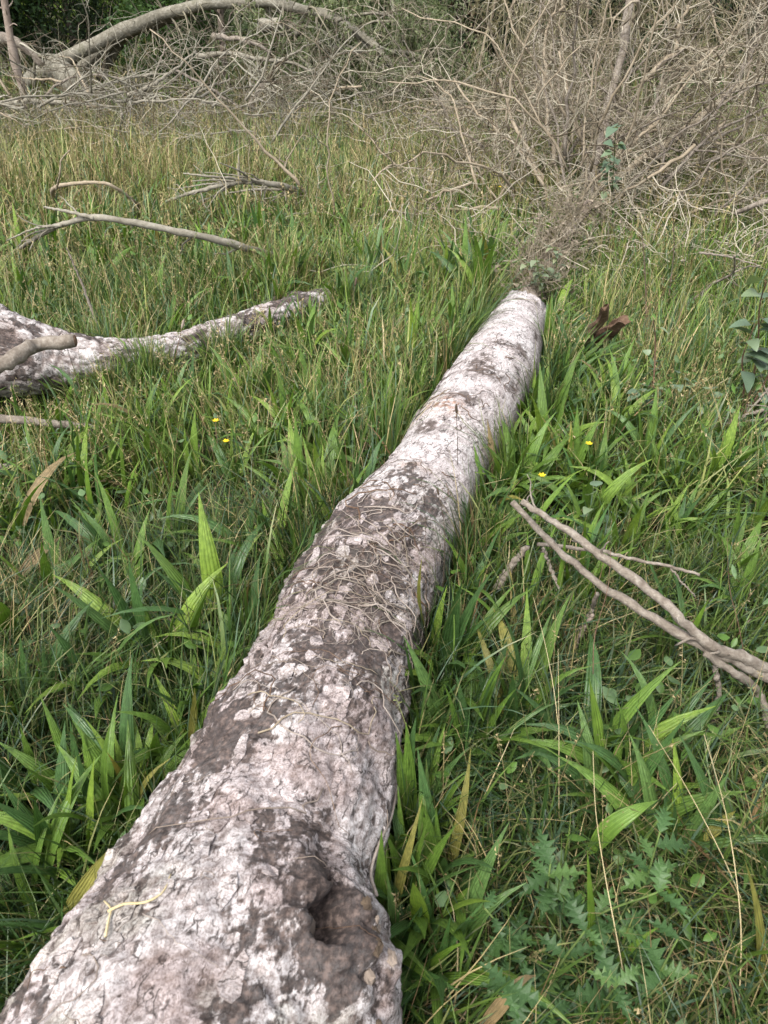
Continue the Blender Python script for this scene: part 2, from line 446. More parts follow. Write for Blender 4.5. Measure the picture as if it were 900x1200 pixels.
M_yellowleaf = leaf_mat('yellowed_leaf', (0.24, 0.23, 0.06), 0.25, 0.5, ribs=True, spots=True)
M_dryleaf = leaf_mat('dry_leaf', (0.24, 0.18, 0.095), 0.2, 0.6, ribs=True)
M_petal = leaf_mat('yellow_petal', (0.75, 0.55, 0.02), 0.2, 0.5)
M_log = bark_mat('log_bark', (0.62, 0.60, 0.60), (1, 1, 1), (1.22, 1.22, 1.22), scale=85, attr=True, bump=0.9, spot=(0.17, 0.13, 0.115), spot_amt=0.3, dist=0.008)
M_cut = bark_mat('cut_wood', (0.25, 0.18, 0.11), (0.36, 0.27, 0.17), (0.45, 0.35, 0.23), scale=40)
M_grey = bark_mat('grey_branch_bark', (0.10, 0.088, 0.065), (0.205, 0.185, 0.145), (0.34, 0.32, 0.27), scale=45, spot=(0.14, 0.12, 0.08), spot_amt=0.3)
M_arch = bark_mat('arch_bark', (0.075, 0.068, 0.048), (0.17, 0.155, 0.12), (0.36, 0.34, 0.285), scale=22, spot=(0.09, 0.085, 0.05), spot_amt=0.6, bump=0.9, dist=0.02)
M_pale = bark_mat('pale_branch_bark', (0.085, 0.066, 0.05), (0.20, 0.168, 0.135), (0.37, 0.335, 0.285), scale=70, spot=(0.075, 0.056, 0.042), spot_amt=0.7, bump=1.0, dist=0.006)
M_tan = bark_mat('tan_branch_bark', (0.15, 0.115, 0.075), (0.27, 0.22, 0.155), (0.40, 0.345, 0.26), scale=40, spot=(0.15, 0.11, 0.075), spot_amt=0.35)
M_twig_tan = bark_mat('tan_twigs', (0.115, 0.092, 0.06), (0.225, 0.188, 0.132), (0.39, 0.345, 0.26), scale=9, bump=0.1)
M_twig_grey = bark_mat('grey_twigs', (0.085, 0.075, 0.05), (0.17, 0.152, 0.105), (0.31, 0.285, 0.215), scale=9, bump=0.1)
M_twig_pale = bark_mat('pale_twigs', (0.24, 0.205, 0.15), (0.37, 0.33, 0.25), (0.50, 0.45, 0.36), scale=9, bump=0.1)
M_twig_lgrey = bark_mat('light_grey_twigs', (0.18, 0.165, 0.125), (0.30, 0.28, 0.22), (0.42, 0.40, 0.33), scale=9, bump=0.1)
M_twig_dark = bark_mat('dark_twigs', (0.05, 0.038, 0.026), (0.095, 0.075, 0.05), (0.17, 0.14, 0.10), scale=9, bump=0.1)
M_twig_olive = bark_mat('olive_twigs', (0.12, 0.11, 0.06), (0.21, 0.195, 0.11), (0.33, 0.30, 0.19), scale=9, bump=0.1)
M_vine = bark_mat('dead_vine', (0.13, 0.10, 0.082), (0.27, 0.225, 0.19), (0.42, 0.37, 0.33), scale=70, bump=0.3)
M_rot = bark_mat('rotten_wood', (0.03, 0.018, 0.012), (0.11, 0.066, 0.042), (0.26, 0.18, 0.12), scale=50, bump=1.0)
M_brown = bark_mat('brown_trunk', (0.12, 0.09, 0.07), (0.22, 0.175, 0.14), (0.34, 0.29, 0.25), scale=25, bump=0.8)
M_straw = bark_mat('straw', (0.36, 0.28, 0.15), (0.48, 0.39, 0.22), (0.56, 0.48, 0.30), scale=60, bump=0.1, spot_amt=0.15)
M_darkstem = bark_mat('dark_stem', (0.035, 0.026, 0.018), (0.07, 0.05, 0.034), (0.11, 0.08, 0.05), scale=80, bump=0.3)
M_greenstem = bark_mat('green_stem', (0.06, 0.10, 0.025), (0.10, 0.15, 0.04), (0.14, 0.18, 0.06), scale=80, bump=0.1, spot_amt=0.1)
M_redstem = bark_mat('red_brown_stem', (0.07, 0.035, 0.025), (0.13, 0.075, 0.05), (0.19, 0.12, 0.08), scale=80, bump=0.2, spot_amt=0.1)

def ground_material():
    m, nt, out = new_mat('soil_and_thatch'); L = nt.links.new
    tc = N_(nt, 'ShaderNodeTexCoord')
    n1 = N_(nt, 'ShaderNodeTexNoise'); n1.inputs['Scale'].default_value = 3.0; n1.inputs['Detail'].default_value = 8; L(tc.outputs['Object'], n1.inputs['Vector'])
    n2 = N_(nt, 'ShaderNodeTexNoise'); n2.inputs['Scale'].default_value = 60; n2.inputs['Detail'].default_value = 6; L(tc.outputs['Object'], n2.inputs['Vector'])
    r1 = ramp(nt, [(0.3, (0.02, 0.016, 0.01)), (0.6, (0.045, 0.036, 0.02)), (0.8, (0.08, 0.065, 0.035))]); L(n2.outputs['Fac'], r1.inputs[0])
    r2 = ramp(nt, [(0.4, (0.025, 0.03, 0.012)), (0.7, (0.06, 0.06, 0.025))]); L(n2.outputs['Fac'], r2.inputs[0])
    r3 = ramp(nt, [(0.42, (0, 0, 0)), (0.6, (1, 1, 1))]); L(n1.outputs['Fac'], r3.inputs[0])
    c = mixc(nt, r1.outputs[0], r2.outputs[0], r3.outputs[0])
    bs = N_(nt, 'ShaderNodeBsdfPrincipled'); L(c, bs.inputs['Base Color']); bs.inputs['Roughness'].default_value = 0.95; bs.inputs['Specular IOR Level'].default_value = 0.1
    bu = N_(nt, 'ShaderNodeBump'); bu.inputs['Distance'].default_value = 0.02; L(n2.outputs['Fac'], bu.inputs['Height']); L(bu.outputs[0], bs.inputs['Normal'])
    L(bs.outputs[0], out.inputs['Surface'])
    return m

# ------------------------------------------------------------------ the ground
gx = np.concatenate([np.linspace(-150, -14, 12)[:-1], np.linspace(-14, 14, 90), np.linspace(14, 150, 12)[1:]])
gy = np.concatenate([np.linspace(-60, -3, 8)[:-1], np.linspace(-3, 26, 92), np.linspace(26, 250, 14)[1:]])
GX, GY = np.meshgrid(gx, gy)
GV = np.stack([GX, GY, ground_z(GX, GY)], -1)
nx, ny = len(gx), len(gy)
ii = (np.arange(ny - 1)[:, None] * nx + np.arange(nx - 1)[None]).ravel()
tag(part('ground', GV, np.stack([ii, ii + 1, ii + nx + 1, ii + nx], -1), ground_material()), kind='structure')

# ------------------------------------------------------------------ the great log
PAIRS = [((50, 1115), (428, 1275)), ((155, 975), (428, 1098)), ((200, 915), (447, 1025)), ((240, 848), (462, 948)), ((300, 755), (476, 834)),
         ((345, 670), (497, 740)), ((395, 605), (528, 664)), ((460, 535), (560, 582)), ((505, 465), (600, 507)),
         ((540, 415), (626, 453)), ((575, 370), (634, 399))]
def dist_to_ray(c, px, py):
    d = ray(px, py); w = c - CAM
    return np.linalg.norm(w - d * (w @ d))
def fit_axis(pairs, sink=0.85):
    C, Rr = [], []
    for l, r in pairs:
        rad = 0.17
        for _ in range(12):
            dl, dr = ray(*l), ray(*r); d = dl + dr; d /= np.linalg.norm(d)
            c = CAM + d * ((rad * sink - CAMZ) / d[2])
            rad = 0.5 * (dist_to_ray(c, *l) + dist_to_ray(c, *r))
        C.append(c); Rr.append(rad)
    return np.array(C), np.array(Rr)
AC, AR = fit_axis(PAIRS)
# print('log axis', [(round(float(c[0]), 2), round(float(c[1]), 2), round(float(r), 3)) for c, r in zip(AC, AR)])

class Log:
    def __init__(self, C, Rr, ns, na, seg_pow=1.0, passes=6):
        CR = resample(np.column_stack([C, Rr]), ns * 2)
        arc = np.concatenate([[0], np.cumsum(np.linalg.norm(np.diff(CR[:, :3], axis=0), axis=1))])
        self.len = arc[-1]
        u = np.linspace(0, 1, ns) ** seg_pow * arc[-1]
        CR = np.stack([np.interp(u, arc, CR[:, q]) for q in range(4)], -1)
        for _ in range(passes): CR[1:-1] = 0.25 * CR[:-2] + 0.5 * CR[1:-1] + 0.25 * CR[2:]
        self.s = u; self.C = CR[:, :3]; self.r = CR[:, 3]
        T = np.gradient(self.C, axis=0); T /= np.linalg.norm(T, axis=1, keepdims=True)
        A = np.cross(T, [0, 0, 1.0]); A /= np.linalg.norm(A, axis=1, keepdims=True)   # to the right when looking along
        U = np.cross(A, T)
        self.T, self.A, self.U = T, A, U
        self.a = np.linspace(-PI, PI, na, endpoint=False)         # 0 = top, + = right
        self.ns, self.na = ns, na
        S_, A_ = np.meshgrid(self.s, self.a, indexing='ij')
        self.S_, self.A_ = S_, A_
        self.Rb = np.repeat(self.r[:, None], na, 1)
        self.noiseP = np.stack([S_, self.Rb * np.sin(A_), self.Rb * np.cos(A_)], -1)   # metres, unbent
    def build(self, disp):
        self.Rf = self.Rb + disp
        self.V = self.C[:, None] + self.Rf[..., None] * (self.A[:, None] * np.sin(self.A_)[..., None] + self.U[:, None] * np.cos(self.A_)[..., None])
        i = np.arange(self.ns - 1)[:, None] * self.na; j = np.arange(self.na)[None]; j2 = (j + 1) % self.na
        Q = np.stack([i + j, i + self.na + j, i + self.na + j2, i + j2], -1).reshape(-1, 4)
        F = [Q, np.arange(self.na)[None], ((self.ns - 1) * self.na + np.arange(self.na))[None, ::-1]]
        return self.V.reshape(-1, 3), F
    def surf(self, s, a, off=0.0):
        """point on the finished bark at length s, angle a"""
        s = np.asarray(s, float); a = np.asarray(a, float)
        i = np.clip(np.searchsorted(self.s, s) - 1, 0, self.ns - 2)
        f = np.clip((s - self.s[i]) / (self.s[i + 1] - self.s[i]), 0, 1)
        g = (a + PI) / (2 * PI) * self.na
        j = np.floor(g).astype(int); h = g - j; j0, j1 = j % self.na, (j + 1) % self.na
        r = (self.Rf[i, j0] * (1 - f) * (1 - h) + self.Rf[i + 1, j0] * f * (1 - h) + self.Rf[i, j1] * (1 - f) * h + self.Rf[i + 1, j1] * f * h) + off
        L1 = lambda X: X[i] * (1 - f)[..., None] + X[i + 1] * f[..., None]
        return L1(self.C) + r[..., None] * (L1(self.A) * np.sin(a)[..., None] + L1(self.U) * np.cos(a)[..., None])
    def find(self, px, py):
        """(s, a) of the bark seen at that pixel"""
        V = self.C[:, None] + self.Rb[..., None] * (self.A[:, None] * np.sin(self.A_)[..., None] + self.U[:, None] * np.cos(self.A_)[..., None])
        Nn = V - self.C[:, None]
        facing = ((CAM - V) * Nn).sum(-1) > 0
        X, Y, D = project(V)
        e = np.where(facing & (D > 0.1), (X - px) ** 2 + (Y - py) ** 2, 1e12)
        k = np.unravel_index(np.argmin(e), e.shape)
        return self.S_[k], self.A_[k]
    def push(self, P, gap=0.004):
        """move points that lie inside the log out to its bark"""
        Q = P.reshape(-1, 3)
        lo, hi = self.C.min(0) - 0.35, self.C.max(0) + 0.35
        cand = np.where(((Q > lo) & (Q < hi)).all(1))[0]
        if len(cand) == 0: return P
        q = Q[cand]
        Cs = self.C[::6]; k = np.zeros(len(q), int)
        for c0 in range(0, len(q), 40000):
            d = ((q[c0:c0 + 40000, None, :2] - Cs[None, :, :2]) ** 2).sum(-1)
            k[c0:c0 + 40000] = d.argmin(1) * 6
        k = np.minimum(k, self.ns - 1)
        w = q - self.C[k]
        along = (w * self.T[k]).sum(1)
        x, z = (w * self.A[k]).sum(1), (w * self.U[k]).sum(1)
        rr = np.hypot(x, z); need = self.r[k] + 0.008 + gap
        ins = (rr < need) & (np.abs(along) < 0.05)
        f = need / np.maximum(rr, 1e-4)
        newq = self.C[k] + along[:, None] * self.T[k] + (x * f)[:, None] * self.A[k] + (z * f)[:, None] * self.U[k]
        q = np.where(ins[:, None], newq, q)
        Q[cand] = q
        return Q.reshape(P.shape)
    def inside2d(self, x, y, margin=0.0):
        Cs, rs = self.C[::6], self.r[::6]
        out = np.zeros(len(x), bool)
        for c0 in range(0, len(x), 40000):
            d = np.sqrt(((np.stack([x, y], -1)[c0:c0 + 40000, None] - Cs[None, :, :2]) ** 2).sum(-1))
            out[c0:c0 + 40000] = (d < rs[None] * 0.8 + margin).any(1)
        return out

back = AC[0] + (AC[0] - AC[1]) / np.linalg.norm(AC[0] - AC[1]) * np.array([[1.1], [0.5]])
endc = at_z(617, 356, 0.17)
C_all = np.vstack([back, AC, endc[None]])
R_all = np.concatenate([[AR[0] * 1.10, AR[0] * 1.05], AR, [AR[-1] * 0.9]])
big = Log(C_all, R_all, 680, 190, 1.25)
P_ = big.noiseP; S_, A_ = big.S_, big.A_
s_mid = big.find(480, 590)[0]
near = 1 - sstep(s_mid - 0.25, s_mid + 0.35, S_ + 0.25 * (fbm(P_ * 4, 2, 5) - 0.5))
warp = (np.stack([fbm(P_ * 18, 3, q) for q in (1, 2, 3)], -1) - 0.5) * 0.045
cellp = (P_ + warp) * np.array([20, 30, 30])
f1, f2, cid = worley(cellp, 3)
crack = 1 - sstep(0.02, 0.16, f2 - f1)
f1b, f2b, cidb = worley((P_ + warp * 0.7) * np.array([55, 75, 75]), 9)
crackb = 1 - sstep(0.02, 0.2, f2b - f1b)
big_n = fbm(P_ * 5, 4, 21)
med_n = fbm(P_ * 22, 4, 31)
fine = fbm(P_ * 95, 3, 41)
ridge = fbm(P_ * np.array([7, 60, 60]), 3, 51)              # long fissures
left = sstep(0.35, 1.0, -A_ + 0.5 * (fbm(P_ * 6, 3, 61) - 0.5))
right_shade = sstep(0.7, 1.25, A_)
mossy = sstep(0.54, 0.62, fbm(P_ * np.array([6, 9, 9]), 4, 71))          # rough dark patches
mossy_far = sstep(0.55, 0.66, fbm(P_ * np.array([5, 11, 11]), 4, 75))
# dark debris belts (px regions)
def blob(px, py, ls, la):
    s0, a0 = big.find(px, py)
    return np.exp(-((S_ - s0) / ls) ** 2 - ((A_ - a0) / la) ** 2)
belt = np.clip(blob(400, 690, 0.16, 0.7) + blob(430, 640, 0.16, 0.6) + blob(480, 560, 0.13, 0.9) * 1.3 + blob(430, 600, 0.10, 0.7) + blob(530, 480, 0.07, 0.55) * 0.9 + blob(350, 790, 0.14, 0.8) * 0.8 + blob(270, 850, 0.10, 0.5) * 0.8, 0, 1.3)
scar = np.clip(sum(blob(px, py, l, a) for px, py, l, a in [(580, 437, 0.05, 0.25), (612, 410, 0.05, 0.2), (548, 467, 0.05, 0.3), (590, 400, 0.03, 0.3),
              (605, 450, 0.07, 0.14), (500, 500, 0.05, 0.35), (628, 395, 0.1, 0.12), (560, 425, 0.12, 0.25)]), 0, 1)
sk, ak = big.find(372, 1085)
def blob2(s0, a0, ls, la): return np.exp(-((S_ - s0) / ls) ** 2 - ((A_ - a0) / la) ** 2)
swell = blob2(sk - 0.02, ak + 0.55, 0.13, 0.45)
hole = blob2(sk, ak, 0.036, 0.13) + 0.7 * blob2(sk + 0.065, ak + 0.06, 0.03, 0.09)
rim = np.clip(blob2(sk, ak, 0.075, 0.30) - hole, 0, 1)
groove = blob2(sk + 0.13, ak - 0.02, 0.12, 0.13)
hh = fbm((P_ + warp * 0.6) * np.array([11, 17, 17]), 4, 131) * 11
fr = hh - np.floor(hh); terr = (np.floor(hh) + sstep(0.72, 0.98, fr)) / 11 - 0.5      # peeled layers
tedge = sstep(0.62, 0.76, fr) * (1 - sstep(0.9, 1.0, fr))
hb = fbm((P_ + warp * 0.4) * np.array([30, 42, 42]), 3, 141) * 9
frb = hb - np.floor(hb); terrb = (np.floor(hb) + sstep(0.7, 0.98, frb)) / 9 - 0.5
tedgeb = sstep(0.6, 0.75, frb) * (1 - sstep(0.9, 1.0, frb))
disp = near * (0.010 * (big_n - 0.5) * 2 + 0.036 * terr + 0.013 * terrb - 0.003 * crack * (med_n > 0.5)
               + left * 0.028 * (ridge - 0.55) * 2 + 0.007 * mossy * (fine - 0.6) * 2)
disp += (1 - near) * (0.007 * (big_n - 0.5) * 2 + 0.002 * (med_n - 0.5) * 2 + 0.0008 * (fine - 0.5) - 0.0012 * crackb * (fine > 0.55) + left * 0.008 * (ridge - 0.55) * 2)
disp += 0.003 * (fine - 0.5) * near
disp += belt * (0.010 * (fbm(P_ * 45, 3, 81) - 0.35) + 0.006 * (fine - 0.5))
disp += scar * (0.006 * (fine - 0.55) - 0.003)
rough = fbm(P_ * 38, 3, 161) - 0.5
hole = sstep(0.30, 0.62, hole + 0.75 * (fbm(P_ * 26, 3, 181) - 0.5)) * (hole > 0.04)
rim = np.clip(blob2(sk, ak + 0.12, 0.085, 0.34) - hole, 0, 1)
disp += 0.046 * swell * (1 + 0.5 * rough) - 0.050 * hole + 0.034 * rim * (0.15 + med_n + 2.2 * rough) - 0.020 * groove * (1 + rough)
for q in range(5):            # low swellings where limbs once grew
    disp += 0.018 * blob2(s_mid + rng.uniform(-1.2, 1.2), rng.uniform(-1.2, 1.2), 0.10, 0.4)
# bark colours, with flake-edge and right-flank shade painted in
c_pale = np.array([0.48, 0.435, 0.43]); c_pink = np.array([0.37, 0.315, 0.305]); c_white = np.array([0.60, 0.58, 0.575])
c_brown = np.array([0.15, 0.110, 0.095]); c_dark = np.array([0.075, 0.055, 0.045]); c_rust = np.array([0.27, 0.14, 0.075]); c_green = np.array([0.30, 0.31, 0.24])
def lerp(c, d, f): return c * (1 - f[..., None]) + d * f[..., None]
colr = np.broadcast_to(c_pale, P_.shape).copy()
colr = lerp(colr, c_pink, sstep(0.42, 0.62, fbm(P_ * 13, 4, 91)) * (0.4 + 0.5 * near))
colr = lerp(colr, c_white, sstep(0.48, 0.62, fbm(P_ * 9, 4, 95)) * 0.7)
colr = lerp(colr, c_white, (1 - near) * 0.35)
colr = lerp(colr, c_green, sstep(0.55, 0.68, fbm(P_ * 8, 4, 99)) * 0.45 * near)
colr = lerp(colr, c_brown, near * np.clip(tedge * 0.55 + tedgeb * 0.30 + crack * 0.3 * (med_n > 0.5), 0, 0.8))  # brown at the layer edges paints the thin shadows of flakes
colr = lerp(colr, c_dark, (1 - near) * crackb * sstep(0.5, 0.62, fbm(P_ * 14, 3, 15)) * 0.6)
streak = fbm(P_ * np.array([26, 8, 8]), 4, 16)
colr = lerp(colr, c_dark, (1 - near) * sstep(0.66, 0.74, streak) * 0.75)
colr = lerp(colr, c_dark, np.clip(scar * sstep(0.35, 0.55, fbm(P_ * 60, 3, 18)) * 1.3, 0, 0.85))
patchy = sstep(0.44, 0.56, fbm(P_ * np.array([9, 13, 13]), 4, 171))
colr = lerp(colr, c_rust, np.clip(blob(522, 478, 0.05, 0.4) * 1.1 * sstep(0.4, 0.6, fine) + 0.5 * blob(480, 545, 0.05, 0.3) * sstep(0.45, 0.6, fine), 0, 0.8))
colr = lerp(colr, c_brown, np.clip(hole * 1.0 + groove * 0.75 * sstep(0.35, 0.6, med_n) + rim * 0.5 * sstep(0.45, 0.6, fine), 0, 0.85))
colr = lerp(colr, c_dark, np.clip(hole * 1.0, 0, 0.8))
dk = sstep(0.53, 0.63, fbm(P_ * np.array([10, 16, 16]), 4, 151)) * sstep(0.40, 0.55, fbm(P_ * 70, 3, 152))
colr = lerp(colr, c_brown, right_shade * 0.35 * sstep(0.4, 0.6, ridge))  # right flank browned: soft side shade painted into the bark
dirt_shade = near * (0.62 * sstep(0.46, 0.66, fbm(P_ * np.array([5, 9, 9]), 4, 71)) + 0.5 * sstep(0.48, 0.66, fbm(P_ * np.array([10, 16, 16]), 4, 151)) + 0.75 * left * sstep(0.62, 0.36, ridge) + 0.25 * tedge)  # brown dirt, with some painted shade along the flake edges
dirt_shade += belt * (0.25 + 0.75 * patchy) * 0.8 + scar * 0.55 + (1 - near) * (0.85 * left * sstep(0.40, 0.58, fbm(P_ * np.array([6, 18, 18]), 4, 14)) + 0.35 * sstep(0.60, 0.72, streak))
dirt_shade += groove * 0.6 + rim * 0.55 + hole * 1.2
dirt_shade = np.clip(dirt_shade * 0.68, 0, 0.95)
colr *= (0.86 + 0.28 * fbm(P_ * 160, 2, 23))[..., None]
V, F = big.build(disp)
endw = sstep(big.len - 0.14, big.len, S_)                 # the far end is snapped off raggedly
V = (big.V + big.T[:, None] * (endw * (0.16 * (fbm(np.stack([A_ * 2.2, 0 * A_, 0 * A_], -1), 3, 191) - 0.6) - 0.05))[..., None] - big.U[:, None] * (endw * 0.02)[..., None]).reshape(-1, 3)
# near end: bark broken away to the wood
log_root = thing('fallen_log', 'long pale flaking log with a knot hole lying through the grass', 'log', tuple(big.C[0] * [1, 1, 0]))
trunk = part('trunk', V, F, M_log, log_root, colr, np.stack([S_, big.Rf * np.sin(A_), big.Rf * np.cos(A_)], -1).reshape(-1, 3), dirt_shade=dirt_shade)
# the same stem running on into the dead crown, thin and hidden under dead creeper
stem_pts = [at_z(617, 360, 0.17), at_z(628, 330, 0.17), at_z(648, 295, 0.22), at_z(672, 262, 0.30), at_z(690, 236, 0.42)]
c_, r_ = limb(stem_pts, 0.065, 0.03, 22, 0.010)
v, f = tubes(c_, r_, 12); part('upper_stem', v, f, M_brown, log_root)
# knob inside the knot hole
def lump(center, rad, sq=(1, 1, 1), n=9, m=12, amp=0.35, seed=0):
    th, ph = np.linspace(0, PI, n), np.linspace(0, 2 * PI, m, endpoint=False)
    T_, P2 = np.meshgrid(th, ph, indexing='ij')
    D = np.stack([np.sin(T_) * np.cos(P2), np.sin(T_) * np.sin(P2), np.cos(T_)], -1)
    rr = rad * (1 + amp * (fbm(D * 2.3 + seed * 7.3, 3, seed) - 0.5) * 2)
    v = D * rr[..., None] * np.array(sq) + np.asarray(center)
    i = np.arange(n - 1)[:, None] * m; j = np.arange(m)[None]; j2 = (j + 1) % m
    return v.reshape(-1, 3), np.stack([i + j, i + m + j, i + m + j2, i + j2], -1).reshape(-1, 4)
kp = big.surf(np.array([sk]), np.array([ak]), 0.0)[0]
v, f = lump(kp, 0.017, (1, 1.5, 0.9), seed=3, amp=0.7); part('knot', v, f, M_brown, log_root)
for k in range(9):
    q = big.surf(np.array([sk + rng.normal(0.0, 0.05)]), np.array([ak + rng.uniform(0.1, 0.45)]), 0.0)[0]
    v, f = lump(q, rng.uniform(0.004, 0.009), (1, 1.5, 0.7), 7, 9, 0.9, k + 20); part('splinter', v, f, M_brown if k % 2 else M_darkstem, log_root, smooth=False)
# loose bark flakes
def flake(s0, a0, ls, la, thick, seed, pts=10):
    ang = np.linspace(0, 2 * PI, pts, endpoint=False) + 0.1
    rr = 0.7 + 0.6 * _h(np.arange(pts), np.full(pts, seed), np.full(pts, 3), 5)
    rad0 = np.interp(s0, big.s, big.r)
    ds, da = np.cos(ang) * rr * ls, np.sin(ang) * rr * la / rad0
    lift = 0.6 + 0.8 * _h(np.arange(pts), np.full(pts, seed), np.full(pts, 8), 6)
    top = big.surf(s0 + ds, a0 + da, thick * lift)
    inn = big.surf(s0 + ds * 0.5, a0 + da * 0.5, thick * 1.1)
    bot = big.surf(s0 + ds * 1.03, a0 + da * 1.03, -0.004)
    cen = big.surf(np.array([s0]), np.array([a0]), thick * 1.25)
    v = np.vstack([top, bot, inn, cen]); n = pts
    i = np.arange(n); j = (i + 1) % n
    q = np.vstack([np.stack([i, n + i, n + j, j], -1), np.stack([i, j, 2 * n + j, 2 * n + i], -1)])
    t = np.stack([2 * n + i, 2 * n + j, np.full(n, 3 * n)], -1)
    return v, [q, t]
for k in range(190):
    if k < 150: s0, a0 = rng.uniform(0.55, s_mid + 0.1), rng.normal(-0.15, 0.65)
    else: s0, a0 = rng.uniform(s_mid, big.len - 0.3), -rng.uniform(0.5, 1.2)
    if abs(s0 - sk) < 0.12 and abs(a0 - ak) < 0.35: continue
    ls, la = rng.uniform(0.010, 0.034), rng.uniform(0.007, 0.019)
    v, f = flake(s0, a0, ls, la, rng.uniform(0.002, 0.0045), k)
    ia = int((a0 + PI) / (2 * PI) * big.na) % big.na; js = min(np.searchsorted(big.s, s0), big.ns - 1)
    base = colr[max(js - 4, 0):js + 5, max(ia - 3, 0):ia + 4].reshape(-1, 3).mean(0)
    cc = np.tile(base * rng.uniform(0.85, 1.2), (len(v), 1))
    cc[10:20] = c_brown
    part('bark_flake', v, f, M_log, trunk, cc, v, smooth=False)

# ------------------------------------------------------------------ second log, half hidden on the left
P2 = [((-90, 330), (-60, 450)), ((0, 372), (5, 482)), ((60, 396), (55, 470)), ((120, 410), (118, 468)), ((200, 405), (205, 446)), ((290, 374), (297, 408)), ((360, 352), (368, 382)), ((400, 345), (404, 365))]
C2, R2 = fit_axis(P2, 0.95)
R2 = np.minimum(R2, 0.2)
# print('log2', [(round(float(c[0]), 2), round(float(c[1]), 2), round(float(r), 3)) for c, r in zip(C2, R2)])
C2[:, 2] += 0.05
log2 = Log(C2, R2, 240, 72, 1.0, 260)
Q_ = log2.noiseP
w1, w2, wc = worley((Q_ + (np.stack([fbm(Q_ * 14, 3, q) for q in (1, 2, 3)], -1) - 0.5) * 0.05) * np.array([16, 26, 26]), 5)
ck = 1 - sstep(0.02, 0.18, w2 - w1)
d2 = 0.012 * (fbm(Q_ * 6, 4, 3) - 0.5) * 2 + 0.008 * wc - 0.009 * ck + 0.006 * (fbm(Q_ * 40, 3, 5) - 0.5)
cl2 = np.broadcast_to(np.array([0.44, 0.40, 0.385]), Q_.shape).copy()
cl2 = lerp(cl2, c_white, sstep(0.45, 0.6, fbm(Q_ * 9, 4, 7)) * 0.7)
cl2 = lerp(cl2, c_brown, np.clip(ck * 0.8, 0, 0.8))
dirt2 = sstep(0.44, 0.64, fbm(Q_ * np.array([8, 22, 22]), 4, 8)) * 0.8
v, f = log2.build(d2)
r2 = thing('fallen_log', 'shorter weathered log sunk in grass with a broken branch stub on it', 'log', tuple(C2[1] * [1, 1, 0]))
part('trunk', v, f, M_log, r2, cl2, Q_.reshape(-1, 3), dirt_shade=dirt2)
c_, r_ = limb([at_z(-25, 440, 0.34), at_z(5, 425, 0.40), at_z(35, 407, 0.41), at_z(62, 403, 0.41), at_z(88, 399, 0.42)], 0.032, 0.024, 16, 0.004)
v, f = tubes(c_, r_, 10); stub = part('branch_stub', v, f, M_pale, r2)
v, f = tubes(np.array([c_[-1], c_[-1] + (c_[-1] - c_[-2]) * 0.15]), np.array([0.023, 0.018]), 10); part('broken_end', v, f, M_rot, stub)
# a short mossy piece of wood behind it
C3 = np.array([at_z(308, 360, 0.06), at_z(325, 357, 0.09), at_z(345, 353, 0.10), at_z(368, 351, 0.08)])
log3 = Log(C3, np.array([0.03, 0.05, 0.055, 0.035]), 60, 40)
Q3 = log3.noiseP
v, f = log3.build(0.02 * (fbm(Q3 * 20, 4, 3) - 0.5))
o3 = thing('wood_chunk', 'short dark lump of rotting wood behind the half hidden log', 'wood', tuple(C3[0] * [1, 1, 0]))
part('bark', v, f, M_log, o3, lerp(np.broadcast_to(c_pink * 0.8, Q3.shape), c_dark, sstep(0.45, 0.6, fbm(Q3 * 30, 4, 9)) * 0.8), Q3.reshape(-1, 3))
LOGS = [big, log2]

# ------------------------------------------------------------------ dead creeper stems on the log
def creeper(name, label, spots, n, mats, rlo=0.0011, rhi=0.0028, llo=0.10, lhi=0.35, heading=None, group=None):
    s0, a0 = big.find(*spots[0][:2])
    root = thing(name, label, 'vine', tuple(big.surf(np.array([s0]), np.array([a0]))[0]), group)
    for k in range(n):
        px, py, sd, ad = spots[rng.integers(len(spots))]
        s0, a0 = big.find(px, py)
        s, a = s0 + rng.normal(0, sd), a0 + rng.normal(0, ad)
        h = rng.uniform(0, 2 * PI) if heading is None else rng.normal(heading, 0.8) + (PI if rng.random() < 0.5 else 0)
        L = rng.uniform(llo, lhi); K = 15
        S, A, O = [s], [a], [0.003]
        arch = rng.uniform(0.0, 0.018) * (rng.random() < 0.6)
        for j in range(K - 1):
            h += rng.normal(0, 0.5)
            S.append(S[-1] + math.cos(h) * L / K); A.append(A[-1] + math.sin(h) * L / K / 0.17)
            O.append(0.0025 + arch * math.sin(PI * (j + 1) / (K - 1)) + rng.uniform(0, 0.002))
        c = big.surf(np.array(S), np.clip(np.array(A), -2.2, 2.2), np.array(O))
        r = (rlo + (rhi - rlo) * rng.random() ** 2.2) * np.linspace(1, 0.5, K)
        v, f = tubes(c, r, 5)
        part('stem', v, f, mats[rng.integers(len(mats))], root)
    return root
creeper('dead_creeper', 'tangle of thin dead creeper stems matted across the middle of the pale log', [(445, 650, 0.05, 0.3), (430, 690, 0.06, 0.35), (450, 615, 0.05, 0.3), (420, 720, 0.05, 0.3), (390, 680, 0.06, 0.3)], 120, [M_vine, M_vine, M_pale, M_brown, M_rot], rlo=0.0007, rhi=0.0028, heading=0.0)
creeper('dead_creeper', 'loose scatter of dead creeper stems on the log below the thick tangle', [(380, 760, 0.10, 0.45), (370, 820, 0.08, 0.45)], 26, [M_vine, M_tan, M_brown, M_rot], rlo=0.0008, rhi=0.002, heading=0.3)
creeper('dead_creeper', 'sparse rootlets clinging to the log near its broken thin end', [(540, 480, 0.12, 0.4), (500, 540, 0.1, 0.4), (590, 420, 0.12, 0.35)], 40, [M_rot, M_darkstem, M_rot], rlo=0.0008, rhi=0.002, llo=0.05, lhi=0.16)
